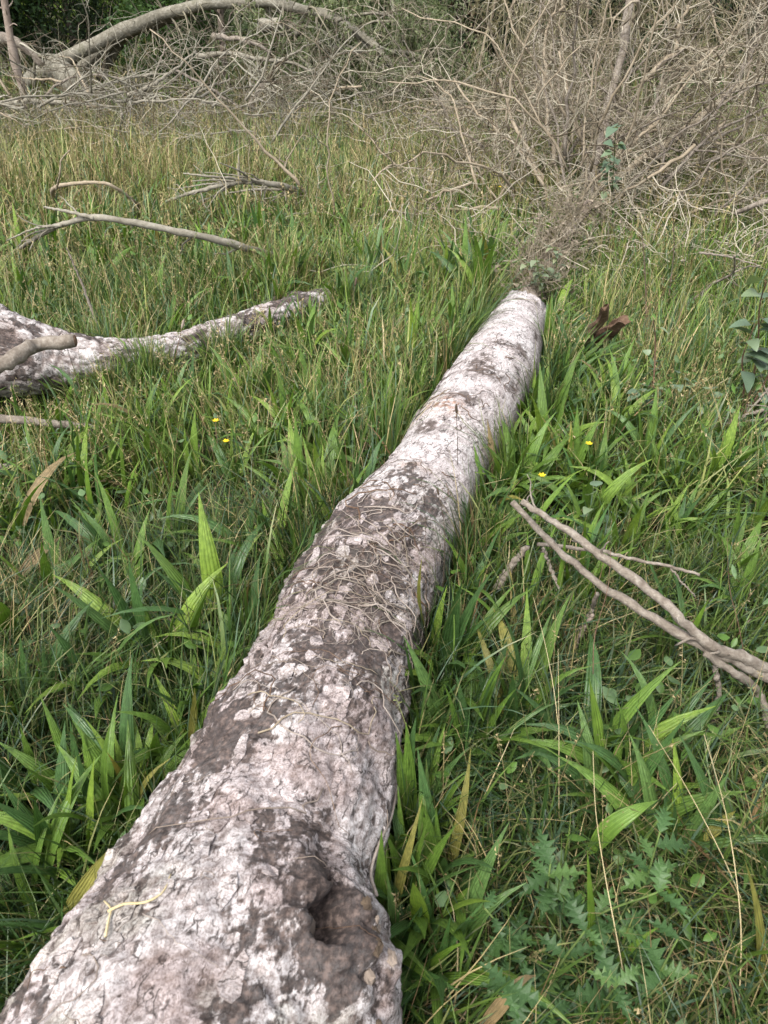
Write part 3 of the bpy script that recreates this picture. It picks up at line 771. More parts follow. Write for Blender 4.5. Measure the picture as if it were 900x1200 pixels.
creeper('dead_creeper', 'few fine stems on the pale bark above the knot hole', [(300, 900, 0.12, 0.5), (180, 1090, 0.1, 0.5), (260, 1000, 0.12, 0.4)], 14, [M_brown, M_rot, M_vine], rlo=0.0006, rhi=0.0012, llo=0.05, lhi=0.14)
# dead straw lying on the near bark
sr = thing('dry_straw', 'forked yellow straw lying on the bark of the pale log', 'straw', tuple(big.surf(*[np.array([q]) for q in big.find(130, 1062)])[0]))
for pts in ([(125, 1100), (129, 1078), (128, 1066), (122, 1058)], [(129, 1070), (145, 1060), (172, 1058), (188, 1045), (195, 1018)]):
    q = [big.find(*p) for p in pts]
    c = resample(big.surf(np.array([a[0] for a in q]), np.array([a[1] for a in q]), 0.006), 12)
    v, f = tubes(c, np.linspace(0.0022, 0.0012, 12), 5); part('stalk', v, f, M_straw, sr)
# long root strand hugging the right flank
q = [big.find(*p) for p in [(474, 900), (458, 955), (440, 985), (432, 1020), (425, 1050)]]
c = resample(big.surf(np.array([a[0] for a in q]), np.array([a[1] for a in q]), 0.005), 24)
v, f = tubes(c, np.linspace(0.0022, 0.003, 24), 6)
rt = thing('root_strand', 'pale root strand hugging the flank of the log above the knot', 'root', tuple(c[0])); part('strand', v, f, M_vine, rt)

# ------------------------------------------------------------------ loose branches lying in the grass
def pxpath(pts):
    out = []
    for p in pts:
        out.append(at_y(p[0], p[1], p[3]) if len(p) == 4 else at_z(p[0], p[1], p[2]))
    return np.array(out)
def branch_thing(name, label, main, subs, mat, cat='branch', group=None, ntw=0, tw=(0.05, 0.2)):
    P0 = pxpath(main[0])
    root = thing(name, label, cat, (P0[0][0], P0[0][1], 0.0), group)
    polys = []
    c, r = limb(P0, main[1], main[2], 48, 0.0016)
    v, f = tubes(c, r, 9); part('main_stem', v, f, mat, root); polys.append((c, r))
    for pts, r0, r1 in subs:
        c2, q2 = limb(pxpath(pts), r0, r1, 30, 0.0016)
        v, f = tubes(c2, q2, 7); part('side_branch', v, f, mat, root)
    if ntw:
        tp, tr = spawn(c[None], r[None], ntw, tw[0], tw[1], 0.9, 6, 0.22, -0.03, 0.4, 0.0014)
        for a, b in zip(tp, tr):
            v, f = tubes(a, b, 5); part('twig', v, f, mat, root)
    return root
branch_thing('forked_branch', 'forked grey dead branch lying raised over grass to the right of the log',
    ([(922, 792, 0.14), (880, 775, 0.20), (835, 757, 0.26), (795, 722, 0.31), (765, 695, 0.34), (728, 668, 0.37), (690, 640, 0.40), (650, 612, 0.42), (612, 588, 0.43)], 0.0165, 0.008),
    [([(925, 808, 0.12), (880, 783, 0.18), (830, 762, 0.24), (790, 738, 0.26), (745, 712, 0.27), (710, 690, 0.28), (680, 665, 0.29), (650, 640, 0.30), (625, 615, 0.34), (600, 588, 0.38)], 0.015, 0.008),
     ([(905, 862, 0.04), (890, 815, 0.10), (870, 795, 0.17), (825, 765, 0.24)], 0.013, 0.009),
     ([(820, 674, 0.30), (785, 664, 0.30), (740, 655, 0.30), (700, 645, 0.28), (630, 638, 0.24)], 0.004, 0.0065),
     ([(815, 699, 0.24), (800, 683, 0.28), (786, 666, 0.30)], 0.002, 0.003),
     ([(582, 690, 0.14), (600, 662, 0.2), (618, 640, 0.26)], 0.013, 0.008),
     ([(655, 692, 0.16), (645, 665, 0.2), (636, 642, 0.26)], 0.006, 0.005),
     ([(665, 762, 0.03), (690, 722, 0.12), (700, 695, 0.24)], 0.008, 0.005),
     ([(835, 850, 0.02), (842, 815, 0.12), (838, 780, 0.2)], 0.009, 0.006)], M_pale, ntw=10, tw=(0.04, 0.14))
branch_thing('arched_branch', 'long slender grey branch arching over the grass behind the half hidden log',
    ([(326, 301, 0.10), (290, 291, 0.26), (245, 279, 0.36), (200, 270, 0.42), (155, 261, 0.47), (112, 255, 0.50), (75, 262, 0.44), (45, 277, 0.30), (15, 297, 0.12), (2, 308, 0.05)], 0.024, 0.010),
    [([(110, 256, 0.5), (85, 249, 0.52), (52, 243, 0.50)], 0.012, 0.006), ([(72, 264, 0.44), (40, 268, 0.36), (8, 282, 0.24)], 0.009, 0.004), ([(70, 265, 0.43), (35, 275, 0.3), (20, 290, 0.2)], 0.007, 0.003)], M_grey, ntw=14, tw=(0.08, 0.3))
branch_thing('crooked_branch', 'crooked brown dead twig poking up before the brush heap',
    ([(64, 236, 0.1), (62, 222, 0.26), (80, 216, 0.32), (118, 214, 0.34), (135, 220, 0.3), (152, 232, 0.2), (168, 243, 0.08)], 0.018, 0.010),
    [([(66, 222, 0.28), (70, 205, 0.42), (72, 188, 0.52), (82, 176, 0.6)], 0.008, 0.005)], M_tan, ntw=5, tw=(0.08, 0.2))
branch_thing('twig_bundle', 'dead bough ending in a sheaf of fine twigs above the grass',
    ([(358, 227, 0.12), (330, 218, 0.24), (298, 213, 0.30), (270, 215, 0.30), (240, 222, 0.26), (215, 229, 0.2), (195, 236, 0.14)], 0.030, 0.010),
    [([(300, 213, 0.3), (270, 209, 0.36), (240, 206, 0.4), (215, 203, 0.4)], 0.014, 0.005), ([(290, 214, 0.3), (255, 211, 0.33), (225, 212, 0.32)], 0.012, 0.004),
     ([(296, 212, 0.3), (280, 200, 0.42), (258, 191, 0.5)], 0.010, 0.004), ([(340, 222, 0.2), (300, 222, 0.2), (268, 226, 0.16)], 0.014, 0.006),
     ([(275, 215, 0.3), (250, 230, 0.2), (230, 237, 0.12)], 0.008, 0.003), ([(270, 214, 0.3), (240, 216, 0.28), (205, 222, 0.24)], 0.008, 0.003), ([(310, 214, 0.3), (278, 206, 0.36), (240, 202, 0.4)], 0.009, 0.003)], M_grey, ntw=26, tw=(0.12, 0.4))
branch_thing('grey_stick', 'straight grey stick lying in grass below the half hidden log',
    ([(-40, 487, 0.22), (5, 491, 0.20), (60, 496, 0.17), (120, 503, 0.13), (200, 518, 0.08), (260, 530, 0.05)], 0.017, 0.010), [], M_pale, 'stick')
branch_thing('grey_stick', 'short grey stick end in the grass under the longer straight stick',
    ([(-40, 541, 0.12), (0, 546, 0.12), (22, 549, 0.10)], 0.012, 0.009), [], M_pale, 'stick')
branch_thing('leaning_stick', 'thin pale bare stalk leaning upright in grass beyond the half hidden log',
    ([(121, 405, 0.10), (108, 365, 0.26), (95, 330, 0.40), (78, 290, 0.56)], 0.009, 0.003), [], M_pale, 'stick')
branch_thing('pale_branch', 'pale dead branch end entering from the side before the dead bush',
    ([(930, 224, 0.5), (900, 235, 0.46), (880, 242, 0.42), (862, 250, 0.36)], 0.022, 0.014), [([(905, 222, 0.6), (870, 236, 0.5)], 0.006, 0.003)], M_pale)
branch_thing('bent_twig', 'thin bent pale twig rising from dry grass before the dead bush',
    ([(790, 372, 0.04), (812, 352, 0.14), (835, 333, 0.26), (858, 320, 0.36), (861, 300, 0.50)], 0.008, 0.004),
    [([(858, 320, 0.36), (880, 312, 0.36), (900, 316, 0.3)], 0.004, 0.002), ([(820, 296, 0.4), (850, 300, 0.42), (892, 312, 0.4)], 0.006, 0.003)], M_pale, 'twig', ntw=8)
branch_thing('fallen_twigs', 'low tangle of pale twigs beside the blue leaved sapling',
    ([(930, 470, 0.16), (890, 482, 0.14), (860, 492, 0.10), (838, 508, 0.04)], 0.010, 0.006),
    [([(905, 450, 0.2), (888, 470, 0.16), (870, 490, 0.1)], 0.006, 0.003), ([(930, 490, 0.1), (885, 492, 0.1), (850, 500, 0.06)], 0.008, 0.004)], M_pale, 'twigs', ntw=14, tw=(0.08, 0.25))
branch_thing('brown_stick', 'dark bent rotten stick standing in the long grass by the forked branch',
    ([(668, 775, 0.02), (680, 745, 0.12), (695, 720, 0.2)], 0.009, 0.005), [], M_brown, 'stick')
# split stump, two upright slabs of rotten wood
st = thing('broken_stump', 'two dark splintered wood slabs sticking up by the end of the log', 'stump', tuple(at_z(690, 405, 0.0)))
def slab(pts, w0, w1, t0, t1, n=12):
    c = resample(np.array(pts), n); T = np.gradient(c, axis=0); T /= np.linalg.norm(T, axis=1, keepdims=True)
    A = np.cross(T, [0, 1.0, 0]); A /= np.linalg.norm(A, axis=1, keepdims=True); B = np.cross(T, A)
    k = 10; ang = np.arange(k) * 2 * PI / k
    w, t = np.linspace(w0, w1, n), np.linspace(t0, t1, n)
    sh = 1 + 0.25 * rng.normal(0, 1, (n, k)).clip(-1, 1)
    v = c[:, None] + (A[:, None] * (np.cos(ang)[None] * w[:, None] * sh)[..., None] + B[:, None] * (np.sin(ang)[None] * t[:, None] * sh)[..., None])
    v[-1] += T[-1] * (rng.uniform(0, 0.05, (k, 1)))
    i = np.arange(n - 1)[:, None] * k; j = np.arange(k)[None]; j2 = (j + 1) % k
    return v.reshape(-1, 3), [np.stack([i + j, i + j2, i + k + j2, i + k + j], -1).reshape(-1, 4), ((n - 1) * k + np.arange(k))[None], np.arange(k)[None, ::-1]]
v, f = slab([at_z(683, 418, -0.02), at_z(683, 402, 0.14), at_z(693, 388, 0.24), at_z(707, 373, 0.35), at_z(709, 362, 0.43)], 0.042, 0.018, 0.03, 0.012); part('slab', v, f, M_rot, st, smooth=False)
v, f = slab([at_z(688, 416, -0.03), at_z(697, 402, 0.15), at_z(712, 390, 0.23), at_z(730, 376, 0.33)], 0.05, 0.026, 0.032, 0.02); part('slab', v, f, M_rot, st, smooth=False)

# ------------------------------------------------------------------ the dead bush beyond the log
base_r = at_z(668, 262, 0.05)
bush = thing('dead_bush', 'big leafless tan bush of tangled dead branches at the thin end of the log', 'bush', tuple(base_r * [1, 1, 0]))
def pxY(pts): return np.array([at_y(x, y, Y) for x, y, Y in pts])
R_l = [([(690, 238, 6.4), (705, 160, 6.9), (720, 100, 7.2), (735, 30, 7.4), (740, -30, 7.5), (738, -160, 7.7)], .044, .030),
       ([(700, 222, 6.4), (765, 180, 6.9), (810, 145, 7.2), (850, 112, 7.5), (866, 98, 7.6), (905, 96, 7.7), (960, 100, 7.8)], .036, .022),
       ([(866, 98, 7.6), (890, 88, 7.7), (930, 72, 7.8)], .02, .012), ([(862, 101, 7.6), (878, 66, 7.7), (900, 30, 7.8), (915, -10, 7.9)], .016, .008),
       ([(700, 210, 6.6), (760, 150, 7.0), (820, 72, 7.4), (885, 20, 7.7)], .020, .008), ([(752, 97, 7.2), (785, 65, 7.4), (800, 58, 7.4), (845, 60, 7.5)], .024, .012),
       ([(792, 60, 7.4), (798, 30, 7.4), (806, 6, 7.4)], .018, .014), ([(770, 105, 7.4), (808, 80, 7.6), (860, 78, 7.8)], .020, .012),
       ([(648, 252, 6.3), (630, 200, 6.8), (605, 150, 7.2), (586, 92, 7.5)], .022, .014), ([(660, 244, 6.4), (650, 190, 6.9), (640, 130, 7.3), (637, 75, 7.5), (645, 20, 7.6), (662, 8, 7.6)], .022, .012),
       ([(655, 262, 6.2), (620, 190, 6.8), (560, 130, 7.4), (532, 92, 7.8)], .018, .008), ([(640, 290, 5.6), (590, 245, 6.2), (560, 200, 6.6), (548, 150, 7.0)], .012, .005),
       ([(668, 266, 6.1), (740, 246, 6.3), (800, 232, 6.3), (836, 208, 6.4)], .016, .006), ([(662, 258, 6.2), (745, 222, 6.5), (840, 182, 6.9), (900, 160, 7.1)], .017, .007),
       ([(672, 250, 6.3), (690, 200, 6.8), (668, 120, 7.2), (655, 60, 7.5)], .018, .008), ([(690, 240, 6.4), (740, 170, 6.9), (770, 110, 7.3), (790, 40, 7.6)], .02, .008),
       ([(640, 300, 5.5), (622, 262, 5.9), (600, 230, 6.3), (580, 180, 6.8)], .010, .005), ([(680, 258, 6.2), (760, 270, 6.0), (830, 250, 6.2)], .010, .005),
       ([(690, 240, 6.4), (780, 195, 6.9), (860, 150, 7.3), (930, 120, 7.6)], .02, .009)]
polysP, polysR = [], []
for pts, r0, r1 in R_l:
    c, r = limb(pxY(pts), r0, r1, 16, 0.010)
    v, f = tubes(c, r, 8); part('branch', v, f, M_tan if rng.random() < 0.75 else M_pale, bush)
    polysP.append(c); polysR.append(r)
for k in range(90):                           # lesser limbs crossing in all directions
    b = base_r + np.array([rng.normal(0.35, 0.75), rng.uniform(-0.3, 1.9), 0.0]); b[2] = rng.uniform(0.04, 0.75) ** 1.3
    phi = math.atan2(b[0] - base_r[0], 0.9) + rng.normal(0, 0.8); el = R(rng.uniform(-5, 75)); L = rng.uniform(0.7, 1.9)
    d = np.array([math.sin(phi) * math.cos(el), abs(math.cos(phi)) * math.cos(el) * rng.choice([-0.4, 0.9, 0.9]), math.sin(el)])
    pts = [b]
    for j in range(7):
        d = d + rng.normal(0, 0.20, 3); d[2] -= 0.03; d /= np.linalg.norm(d); pts.append(pts[-1] + d * L / 7)
    pts = np.array(pts); pts[:, 2] = np.maximum(pts[:, 2], 0.05)
    c, r = limb(pts, rng.uniform(0.007, 0.015), 0.004, 16, 0.008)
    v, f = tubes(c, r, 6); part('branch', v, f, M_tan if rng.random() < 0.7 else M_pale, bush)
    polysP.append(c); polysR.append(r)
PP, PR = np.array(polysP), np.array(polysR)
a1, q1 = spawn(PP, PR, 1000, 0.3, 0.9, 0.95, 7, 0.34, 0.0, 0.5, 0.0034)
a2, q2 = spawn(a1, q1, 3600, 0.15, 0.5, 1.0, 5, 0.42, -0.01, 0.7, 0.0026)
a3, q3 = spawn(a2, q2, 4800, 0.08, 0.26, 1.0, 4, 0.45, -0.02, 0.8, 0.0020)
for nm, mt, k in (('pale_twigs', M_twig_pale, 0), ('brown_twigs', M_twig_tan, 1), ('dark_twigs', M_twig_dark, 2)):
    v, f = join([tubes(a1[k::3], q1[k::3], 4, False), tubes(a2[k::3], q2[k::3], 3, False), tubes(a3[k::3], q3[k::3], 3, False)])
    tag(part(nm, v, f, mt, bush), kind='stuff')

# low dead twig mat over the log's thin end
mat_root = thing('dead_ivy_mat', 'matted dead ivy twigs smothering the thin end of the log', 'ivy', tuple(at_z(640, 310, 0)))
cc = resample(np.array(stem_pts), 16)
mp = np.repeat(cc[None], 3, 0) + rng.normal(0, 0.02, (3, 16, 3)); mr = np.full((3, 16), 0.006)
b1, k1 = spawn(mp, mr, 380, 0.12, 0.60, 1.0, 8, 0.32, 0.0, 0.5, 0.0026, 0.0)
b2, k2 = spawn(b1, k1, 1200, 0.05, 0.2, 0.9, 5, 0.4, -0.02, 0.7, 0.0019)
v, f = join([tubes(b1, k1, 4, False), tubes(b2, k2, 3, False)])
tag(part('twigs', v, f, M_twig_tan, mat_root), kind='stuff')
ki = rng.integers(len(b2), size=2600); lp = b2[ki, rng.integers(0, 5, 2600)] + rng.normal(0, 0.012, (2600, 3))
v, f, c = leaf_quads(lp, 0.016, np.array([[0.20, 0.165, 0.13]]) * rng.uniform(0.4, 1.5, (2600, 1)))
tag(part('dead_leaves', v, f, M_leafcloud, mat_root, c, smooth=False), kind='stuff')

# shed twigs caught in the grass before the bush and the heap
nl = 620; lx = np.concatenate([rng.normal(1.7, 0.9, 330), rng.uniform(-5.5, 1.5, 290)]); ly = np.concatenate([rng.uniform(4.2, 6.8, 330), rng.uniform(8.2, 10.4, 290)])
d = rng.normal(0, 1, (nl, 3)); d[:, 2] = np.abs(d[:, 2]) * 0.35; d /= np.linalg.norm(d, axis=1, keepdims=True)
LP = np.empty((nl, 7, 3)); LP[:, 0] = np.stack([lx, ly, rng.uniform(0.08, 0.30, nl)], -1); LL = rng.uniform(0.15, 0.7, (nl, 1))
for j in range(1, 7):
    d = d + rng.normal(0, 0.26, (nl, 3)); d[:, 2] -= 0.03; d /= np.linalg.norm(d, axis=1, keepdims=True); LP[:, j] = LP[:, j - 1] + d * LL / 6
LP[..., 2] = np.maximum(LP[..., 2], 0.04); LR = rng.uniform(0.002, 0.0055, (nl, 1)) * np.linspace(1, 0.4, 7)[None]
l2, lr2 = spawn(LP, LR, 900, 0.06, 0.25, 0.9, 5, 0.3, 0.0, 0.7, 0.0018)
v, f = join([tubes(LP, LR, 4, False), tubes(l2, lr2, 3, False)])
tag(part('twig_litter', v, f, M_twig_pale), 'loose pale twigs caught in the grass before the brush', 'twigs', kind='stuff')

# ------------------------------------------------------------------ arching fallen tree and the brush heap on the left
heap_base = at_y(60, 100, 14.0) * [1, 1, 0]
arch = thing('uprooted_tree', 'thin uprooted tree bent over in a long arch across the brush heap', 'tree', tuple(heap_base))
A_l = [([(30, 100, 14.3), (45, 88, 14.2), (80, 68, 14), (120, 47, 13.8), (170, 25, 13.5), (220, 9, 13.2), (270, 3, 13), (320, 4, 12.7), (370, 13, 12.4), (405, 28, 12.1), (435, 50, 11.8), (465, 85, 11.4), (490, 120, 11.1), (505, 160, 10.9)], .125, .028),
       ([(96, 82, 14.5), (105, 72, 14.4), (125, 54, 14.2), (150, 38, 14), (185, 27, 13.7), (215, 14, 13.4), (245, 4, 13.2)], .105, .055),
       ([(118, 92, 14.6), (135, 58, 14.3), (152, 38, 14.0)], .085, .06),
       ([(395, 24, 12.1), (430, 16, 12.0), (470, 22, 11.8), (510, 60, 11.4)], .022, .008),
       ([(400, 26, 12.1), (430, 48, 11.8), (455, 70, 11.6), (480, 110, 11.3)], .026, .010),
       ([(420, 40, 12), (440, 75, 11.7), (455, 110, 11.5)], .018, .008),
       ([(430, 62, 11.8), (470, 61, 11.6), (500, 72, 11.3), (520, 95, 11.1), (540, 120, 11)], .034, .012),
       ([(325, 12, 12.7), (360, 45, 12.5), (375, 75, 12.4)], .016, .006)]
AP, ARr = [], []
for n, (pts, r0, r1) in enumerate(A_l):
    c, r = limb(pxY(pts), r0, r1, 30 if n < 2 else 16, 0.008, True)
    v, f = tubes(c, r, 12 if n < 3 else 7); part('trunk' if n == 0 else ('stem' if n < 3 else 'branch'), v, f, M_arch, arch)
    if n != 2: AP.append(resample(c, 16)); ARr.append(np.interp(np.linspace(0, 1, 16), np.linspace(0, 1, len(r)), r))
wts = np.array([1.0, .3] + [1.0] * (len(AP) - 2)); wts /= wts.sum()
h1, g1 = spawn(np.array(AP), np.array(ARr), 260, 0.5, 1.5, 0.9, 8, 0.12, -0.16, 0.3, 0.005, 0.35, wts)
h2, g2 = spawn(h1, g1, 1500, 0.2, 0.7, 0.7, 6, 0.18, -0.10, 0.6, 0.0032)
v, f = join([tubes(h1, g1, 4, False), tubes(h2, g2, 3, False)])
tag(part('hanging_twigs', v, f, M_twig_grey, arch), kind='stuff')
hs = h2[project(h2[:, 0])[0] > 270]
ki = rng.integers(len(hs), size=24000); kt = rng.uniform(0, 4.99, 24000); k0 = kt.astype(int); kf = (kt - k0)[:, None]
lp = hs[ki, k0] * (1 - kf) + hs[ki, k0 + 1] * kf + rng.normal(0, 0.02, (24000, 3)); lt = rng.random(len(hs))[ki][:, None]
v, f, c = leaf_quads(lp, 0.026, (np.array([0.07, 0.095, 0.04]) * (1 - lt) + np.array([0.17, 0.19, 0.10]) * lt) * rng.uniform(0.7, 1.3, (24000, 1)), 1.2)
tag(part('leaves', v, f, M_leafcloud, arch, c, smooth=False), kind='stuff')

heap = thing('brush_heap', 'low heap of grey dead branches under the arching tree', 'brush', tuple(at_y(220, 170, 10.2) * [1, 1, 0]))
H_l = [([(-40, 124, 10.4), (0, 122, 10.4), (40, 119, 10.4), (80, 121, 10.4), (115, 124, 10.5), (150, 128, 10.6)], .040, .020), ([(-20, 134, 10.2), (35, 137, 10.2), (56, 129, 10.3)], .026, .016),
       ([(-10, 166, 10), (10, 157, 10), (28, 147, 10.1), (60, 140, 10.2)], .026, .012), ([(55, 124, 10.4), (75, 145, 10.2), (86, 166, 10)], .020, .010), ([(80, 145, 10.2), (100, 160, 10), (117, 172, 9.9)], .018, .008),
       ([(112, 170, 9.9), (121, 190, 9.7)], .012, .006), ([(40, 160, 10), (62, 150, 10.1), (75, 142, 10.2)], .014, .007), ([(150, 166, 10.2), (200, 163, 10.1), (245, 169, 10)], .035, .024),
       ([(205, 82, 11.5), (225, 92, 11.3), (260, 112, 11), (300, 140, 10.6), (346, 177, 10.1)], .020, .012), ([(-20, 40, 13), (0, 44, 13), (25, 53, 13), (50, 76, 13)], .085, .055),
       ([(250, 42, 12), (290, 48, 11.8), (318, 62, 11.7)], .036, .018), ([(230, 66, 11.6), (265, 63, 11.6), (310, 70, 11.5), (345, 74, 11.4), (370, 86, 11.3)], .036, .014),
       ([(292, 128, 11), (303, 108, 11), (311, 94, 11)], .058, .048), ([(375, 55, 12.4), (425, 60, 12.4)], .055, .045), ([(305, 30, 12.5), (335, 28, 12.5), (350, 40, 12.4)], .085, .05),
       ([(320, 76, 11.4), (345, 62, 11.4), (362, 50, 11.4)], .014, .01), ([(320, 76, 11.4), (350, 95, 11.2), (375, 118, 11)], .014, .006),
       ([(90, 112, 11), (120, 100, 11), (160, 90, 11.1), (200, 85, 11.2)], .022, .014), ([(48, 116, 11), (70, 98, 11.2), (100, 88, 11.3), (145, 91, 11.2)], .018, .008),
       ([(150, 112, 10.8), (180, 99, 10.9), (230, 60, 11.4)], .028, .014), ([(180, 90, 11.2), (190, 65, 11.3), (196, 45, 11.4)], .015, .008), ([(210, 125, 10.8), (225, 112, 10.9), (270, 92, 11)], .022, .012),
       ([(345, 162, 10.2), (380, 130, 10.6), (398, 92, 11)], .012, .007), ([(330, 172, 10), (370, 155, 10.2), (415, 145, 10.3)], .012, .006), ([(150, 96, 11.2), (152, 80, 11.2), (160, 90, 11.2)], .012, .01),
       ([(125, 125, 10.6), (155, 130, 10.5), (200, 145, 10.3)], .015, .008), ([(260, 170, 10), (262, 155, 10.2), (290, 140, 10.4), (320, 150, 10.3)], .010, .006), ([(165, 108, 10.8), (190, 120, 10.6), (235, 150, 10.3)], .018, .01)]
HP, HR = [], []
for pts, r0, r1 in H_l:
    c, r = limb(pxY(pts), r0, r1, 16, 0.007)
    v, f = tubes(c, r, 8); part('branch', v, f, M_grey if rng.random() < 0.6 else M_pale, heap)
    HP.append(c); HR.append(r)
for k in range(130):
    x, Y = rng.uniform(-40, 520), rng.uniform(8.7, 11.6)
    p = at_y(x, 130, Y); p[2] = rng.uniform(0.05, 0.6)
    d = rng.normal(0, 1, 3); d[2] *= 0.45; d /= np.linalg.norm(d); L = rng.uniform(0.6, 1.9); pts = [p]
    for j in range(6):
        d = d + rng.normal(0, 0.14, 3); d[2] -= 0.06; d /= np.linalg.norm(d); pts.append(pts[-1] + d * L / 6)
    pts = np.array(pts); pts[:, 2] = np.maximum(pts[:, 2], 0.05)
    if pts[:, 1].min() < 8.5: continue
    c, r = limb(pts, rng.uniform(0.008, 0.018), 0.004, 16, 0.005)
    v, f = tubes(c, r, 6); part('branch', v, f, M_grey if rng.random() < 0.7 else M_tan, heap)
    HP.append(c); HR.append(r)
i1, j1 = spawn(np.array(HP), np.array(HR), 1300, 0.25, 0.8, 0.8, 7, 0.16, -0.04, 0.45, 0.0045)
i2, j2_ = spawn(i1, j1, 5200, 0.15, 0.55, 0.8, 5, 0.2, -0.05, 0.7, 0.0032)
for nm, mt, k in (('pale_twigs', M_twig_lgrey, 0), ('grey_twigs', M_twig_grey, 1), ('dark_twigs', M_twig_dark, 2)):
    v, f = join([tubes(i1[k::3], j1[k::3], 4, False), tubes(i2[k::3], j2_[k::3], 3, False)])
    tag(part(nm, v, f, mt, heap), kind='stuff')
# fallen trunk butt behind the heap and the thin standing trunk
c, r = limb(pxY([(62, 78, 13.6), (80, 90, 13.0), (92, 102, 12.5)]), .16, .17, 14, 0.004)
v, f = tubes(c, r, 18); fb = thing('toppled_log', 'thick pinkish fallen trunk seen end on behind the brush heap', 'log', tuple(c[0] * [1, 1, 0])); part('trunk', v, f, M_arch, fb)
p0 = at_y(34, 130, 11.6); c, r = limb(np.array([[p0[0], 11.6, -0.05], [p0[0] - .02, 11.6, 0.8], [p0[0] + .03, 11.65, 1.8], [p0[0] - .05, 11.6, 3.4]]), .058, .035, 24, 0.004)
stn = thing('bare_trunk', 'thin upright bare brown trunk standing in the brush heap', 'tree', tuple(c[0] * [1, 1, 0])); v, f = tubes(c, r, 12); part('trunk', v, f, M_brown, stn)
k1p, k1r = spawn(c[None], r[None], 14, 0.15, 0.6, 1.2, 7, 0.12, 0.0, 0.3, 0.004, 0.3)
for a, b in zip(k1p, k1r):
    v, f = tubes(a, b, 5); part('side_branch', v, f, M_brown, stn)

# ------------------------------------------------------------------ background trees and shrubs
def crown_tree(name, label, cat, px, Y, h, rx, cA, cB, n, size, group=None, low=0.05, droop=0.0, trunk_r=0.07, clumps=60):
    b = at_y(px, 100, Y) * [1, 1, 0]
    t = thing(name, label, cat, tuple(b), group)
    cl = rng.normal(0, 1, (clumps, 3)); cl /= np.linalg.norm(cl, axis=1, keepdims=True); cl *= rng.uniform(0.45, 1.0, (clumps, 1)) ** 0.5
    cl = cl * [rx, rx * 0.9, h * 0.5] * (1 + 0.25 * rng.normal(0, 1, (clumps, 1)).clip(-1, 1)) + [0, 0, h * (0.5 + low)]
    k = rng.integers(clumps, size=n)
    p = cl[k] + rng.normal(0, 1, (n, 3)) * np.array([rx, rx, h * 0.45]) * 0.17
    p[:, 2] = np.maximum(p[:, 2], 0.05 + 0.3 * rng.random(n))
    tint = rng.random(clumps)[k]
    col = np.array(cA)[None] * (1 - tint[:, None]) + np.array(cB)[None] * tint[:, None]
    col = col * rng.uniform(0.75, 1.25, (n, 1))
    v, f, c = leaf_quads(p + b, size, col, droop)
    part('crown', v, f, M_leafcloud, t, c, smooth=False)
    cpts = np.array([b + [0, 0, -0.1], b + [0.03, 0, h * 0.4], b + [-0.04, 0.05, h * 0.92]])
    cc, rr = limb(cpts, trunk_r, trunk_r * 0.3, 14, 0.01)
    parts = [tubes(cc, rr, 8)]
    sel = cl[rng.choice(clumps, min(clumps, 26), replace=False)] + b
    for q in sel:
        s0 = cc[np.argmin(np.abs(cc[:, 2] - q[2] * 0.6))]
        parts.append(tubes(*limb(np.array([s0, (s0 + q) / 2 + [0, 0, 0.1], q]), trunk_r * 0.3, 0.006, 8, 0.01), 5))
    v, f = join(parts); part('trunk', v, f, M_brown, t)
    return t
crown_tree('round_shrub', 'dark green rounded shrub beyond the brush heap', 'shrub', 95, 19, 3.0, 1.25, (0.022, 0.042, 0.017), (0.04, 0.062, 0.028), 15000, 0.05)
crown_tree('dark_conifer', 'dark conifer beside the round shrub beyond the thin bare trunk', 'tree', 0, 18, 5.0, 1.3, (0.02, 0.045, 0.016), (0.035, 0.07, 0.022), 13000, 0.06, droop=0.5)
crown_tree('lime_tree', 'bright lime green tree far behind the round shrub', 'tree', 60, 30, 6.5, 3.2, (0.16, 0.24, 0.04), (0.24, 0.32, 0.07), 16000, 0.11)
crown_tree('lime_tree', 'light green tree behind the arching trunk', 'tree', 165, 24, 6.0, 1.6, (0.11, 0.18, 0.035), (0.17, 0.24, 0.06), 12000, 0.08)
crown_tree('pale_willow', 'pale silvery green leafed willow behind the top of the arch', 'tree', 265, 16, 4.2, 1.15, (0.15, 0.18, 0.10), (0.25, 0.28, 0.18), 13000, 0.045, droop=0.8)
crown_tree('green_shrub', 'mid green leafy shrub showing under the arching trunk', 'shrub', 205, 14.8, 1.7, 0.75, (0.03, 0.065, 0.016), (0.06, 0.11, 0.03), 9000, 0.04)
crown_tree('dark_tree', 'dark green tree between the willow and weeping tree', 'tree', 350, 20, 5.5, 2.2, (0.02, 0.04, 0.014), (0.045, 0.075, 0.025), 16000, 0.07)
crown_tree('copper_tree', 'reddish brown leafed tree in the gap behind the weeping tree', 'tree', 535, 20, 5.5, 1.4, (0.06, 0.03, 0.022), (0.085, 0.05, 0.034), 14000, 0.06)
crown_tree('dark_conifer', 'dark conifer between the copper tree and the dead bush', 'tree', 600, 17.5, 6.0, 1.5, (0.016, 0.034, 0.016), (0.032, 0.056, 0.024), 15000, 0.06, droop=0.5)
crown_tree('dark_conifer', 'dark conifer standing behind the middle of the dead bush', 'tree', 730, 17, 6.0, 1.7, (0.018, 0.034, 0.016), (0.034, 0.055, 0.022), 15000, 0.06, droop=0.5)
crown_tree('dark_conifer', 'dark conifer standing behind the open side of the dead bush', 'tree', 870, 16, 6.0, 1.8, (0.016, 0.03, 0.014), (0.032, 0.052, 0.02), 15000, 0.06, droop=0.5)
crown_tree('dark_conifer', 'dark conifer at the outer end of the tree row', 'tree', 1010, 16, 6.0, 1.7, (0.018, 0.034, 0.016), (0.034, 0.055, 0.022), 10000, 0.06, droop=0.5)
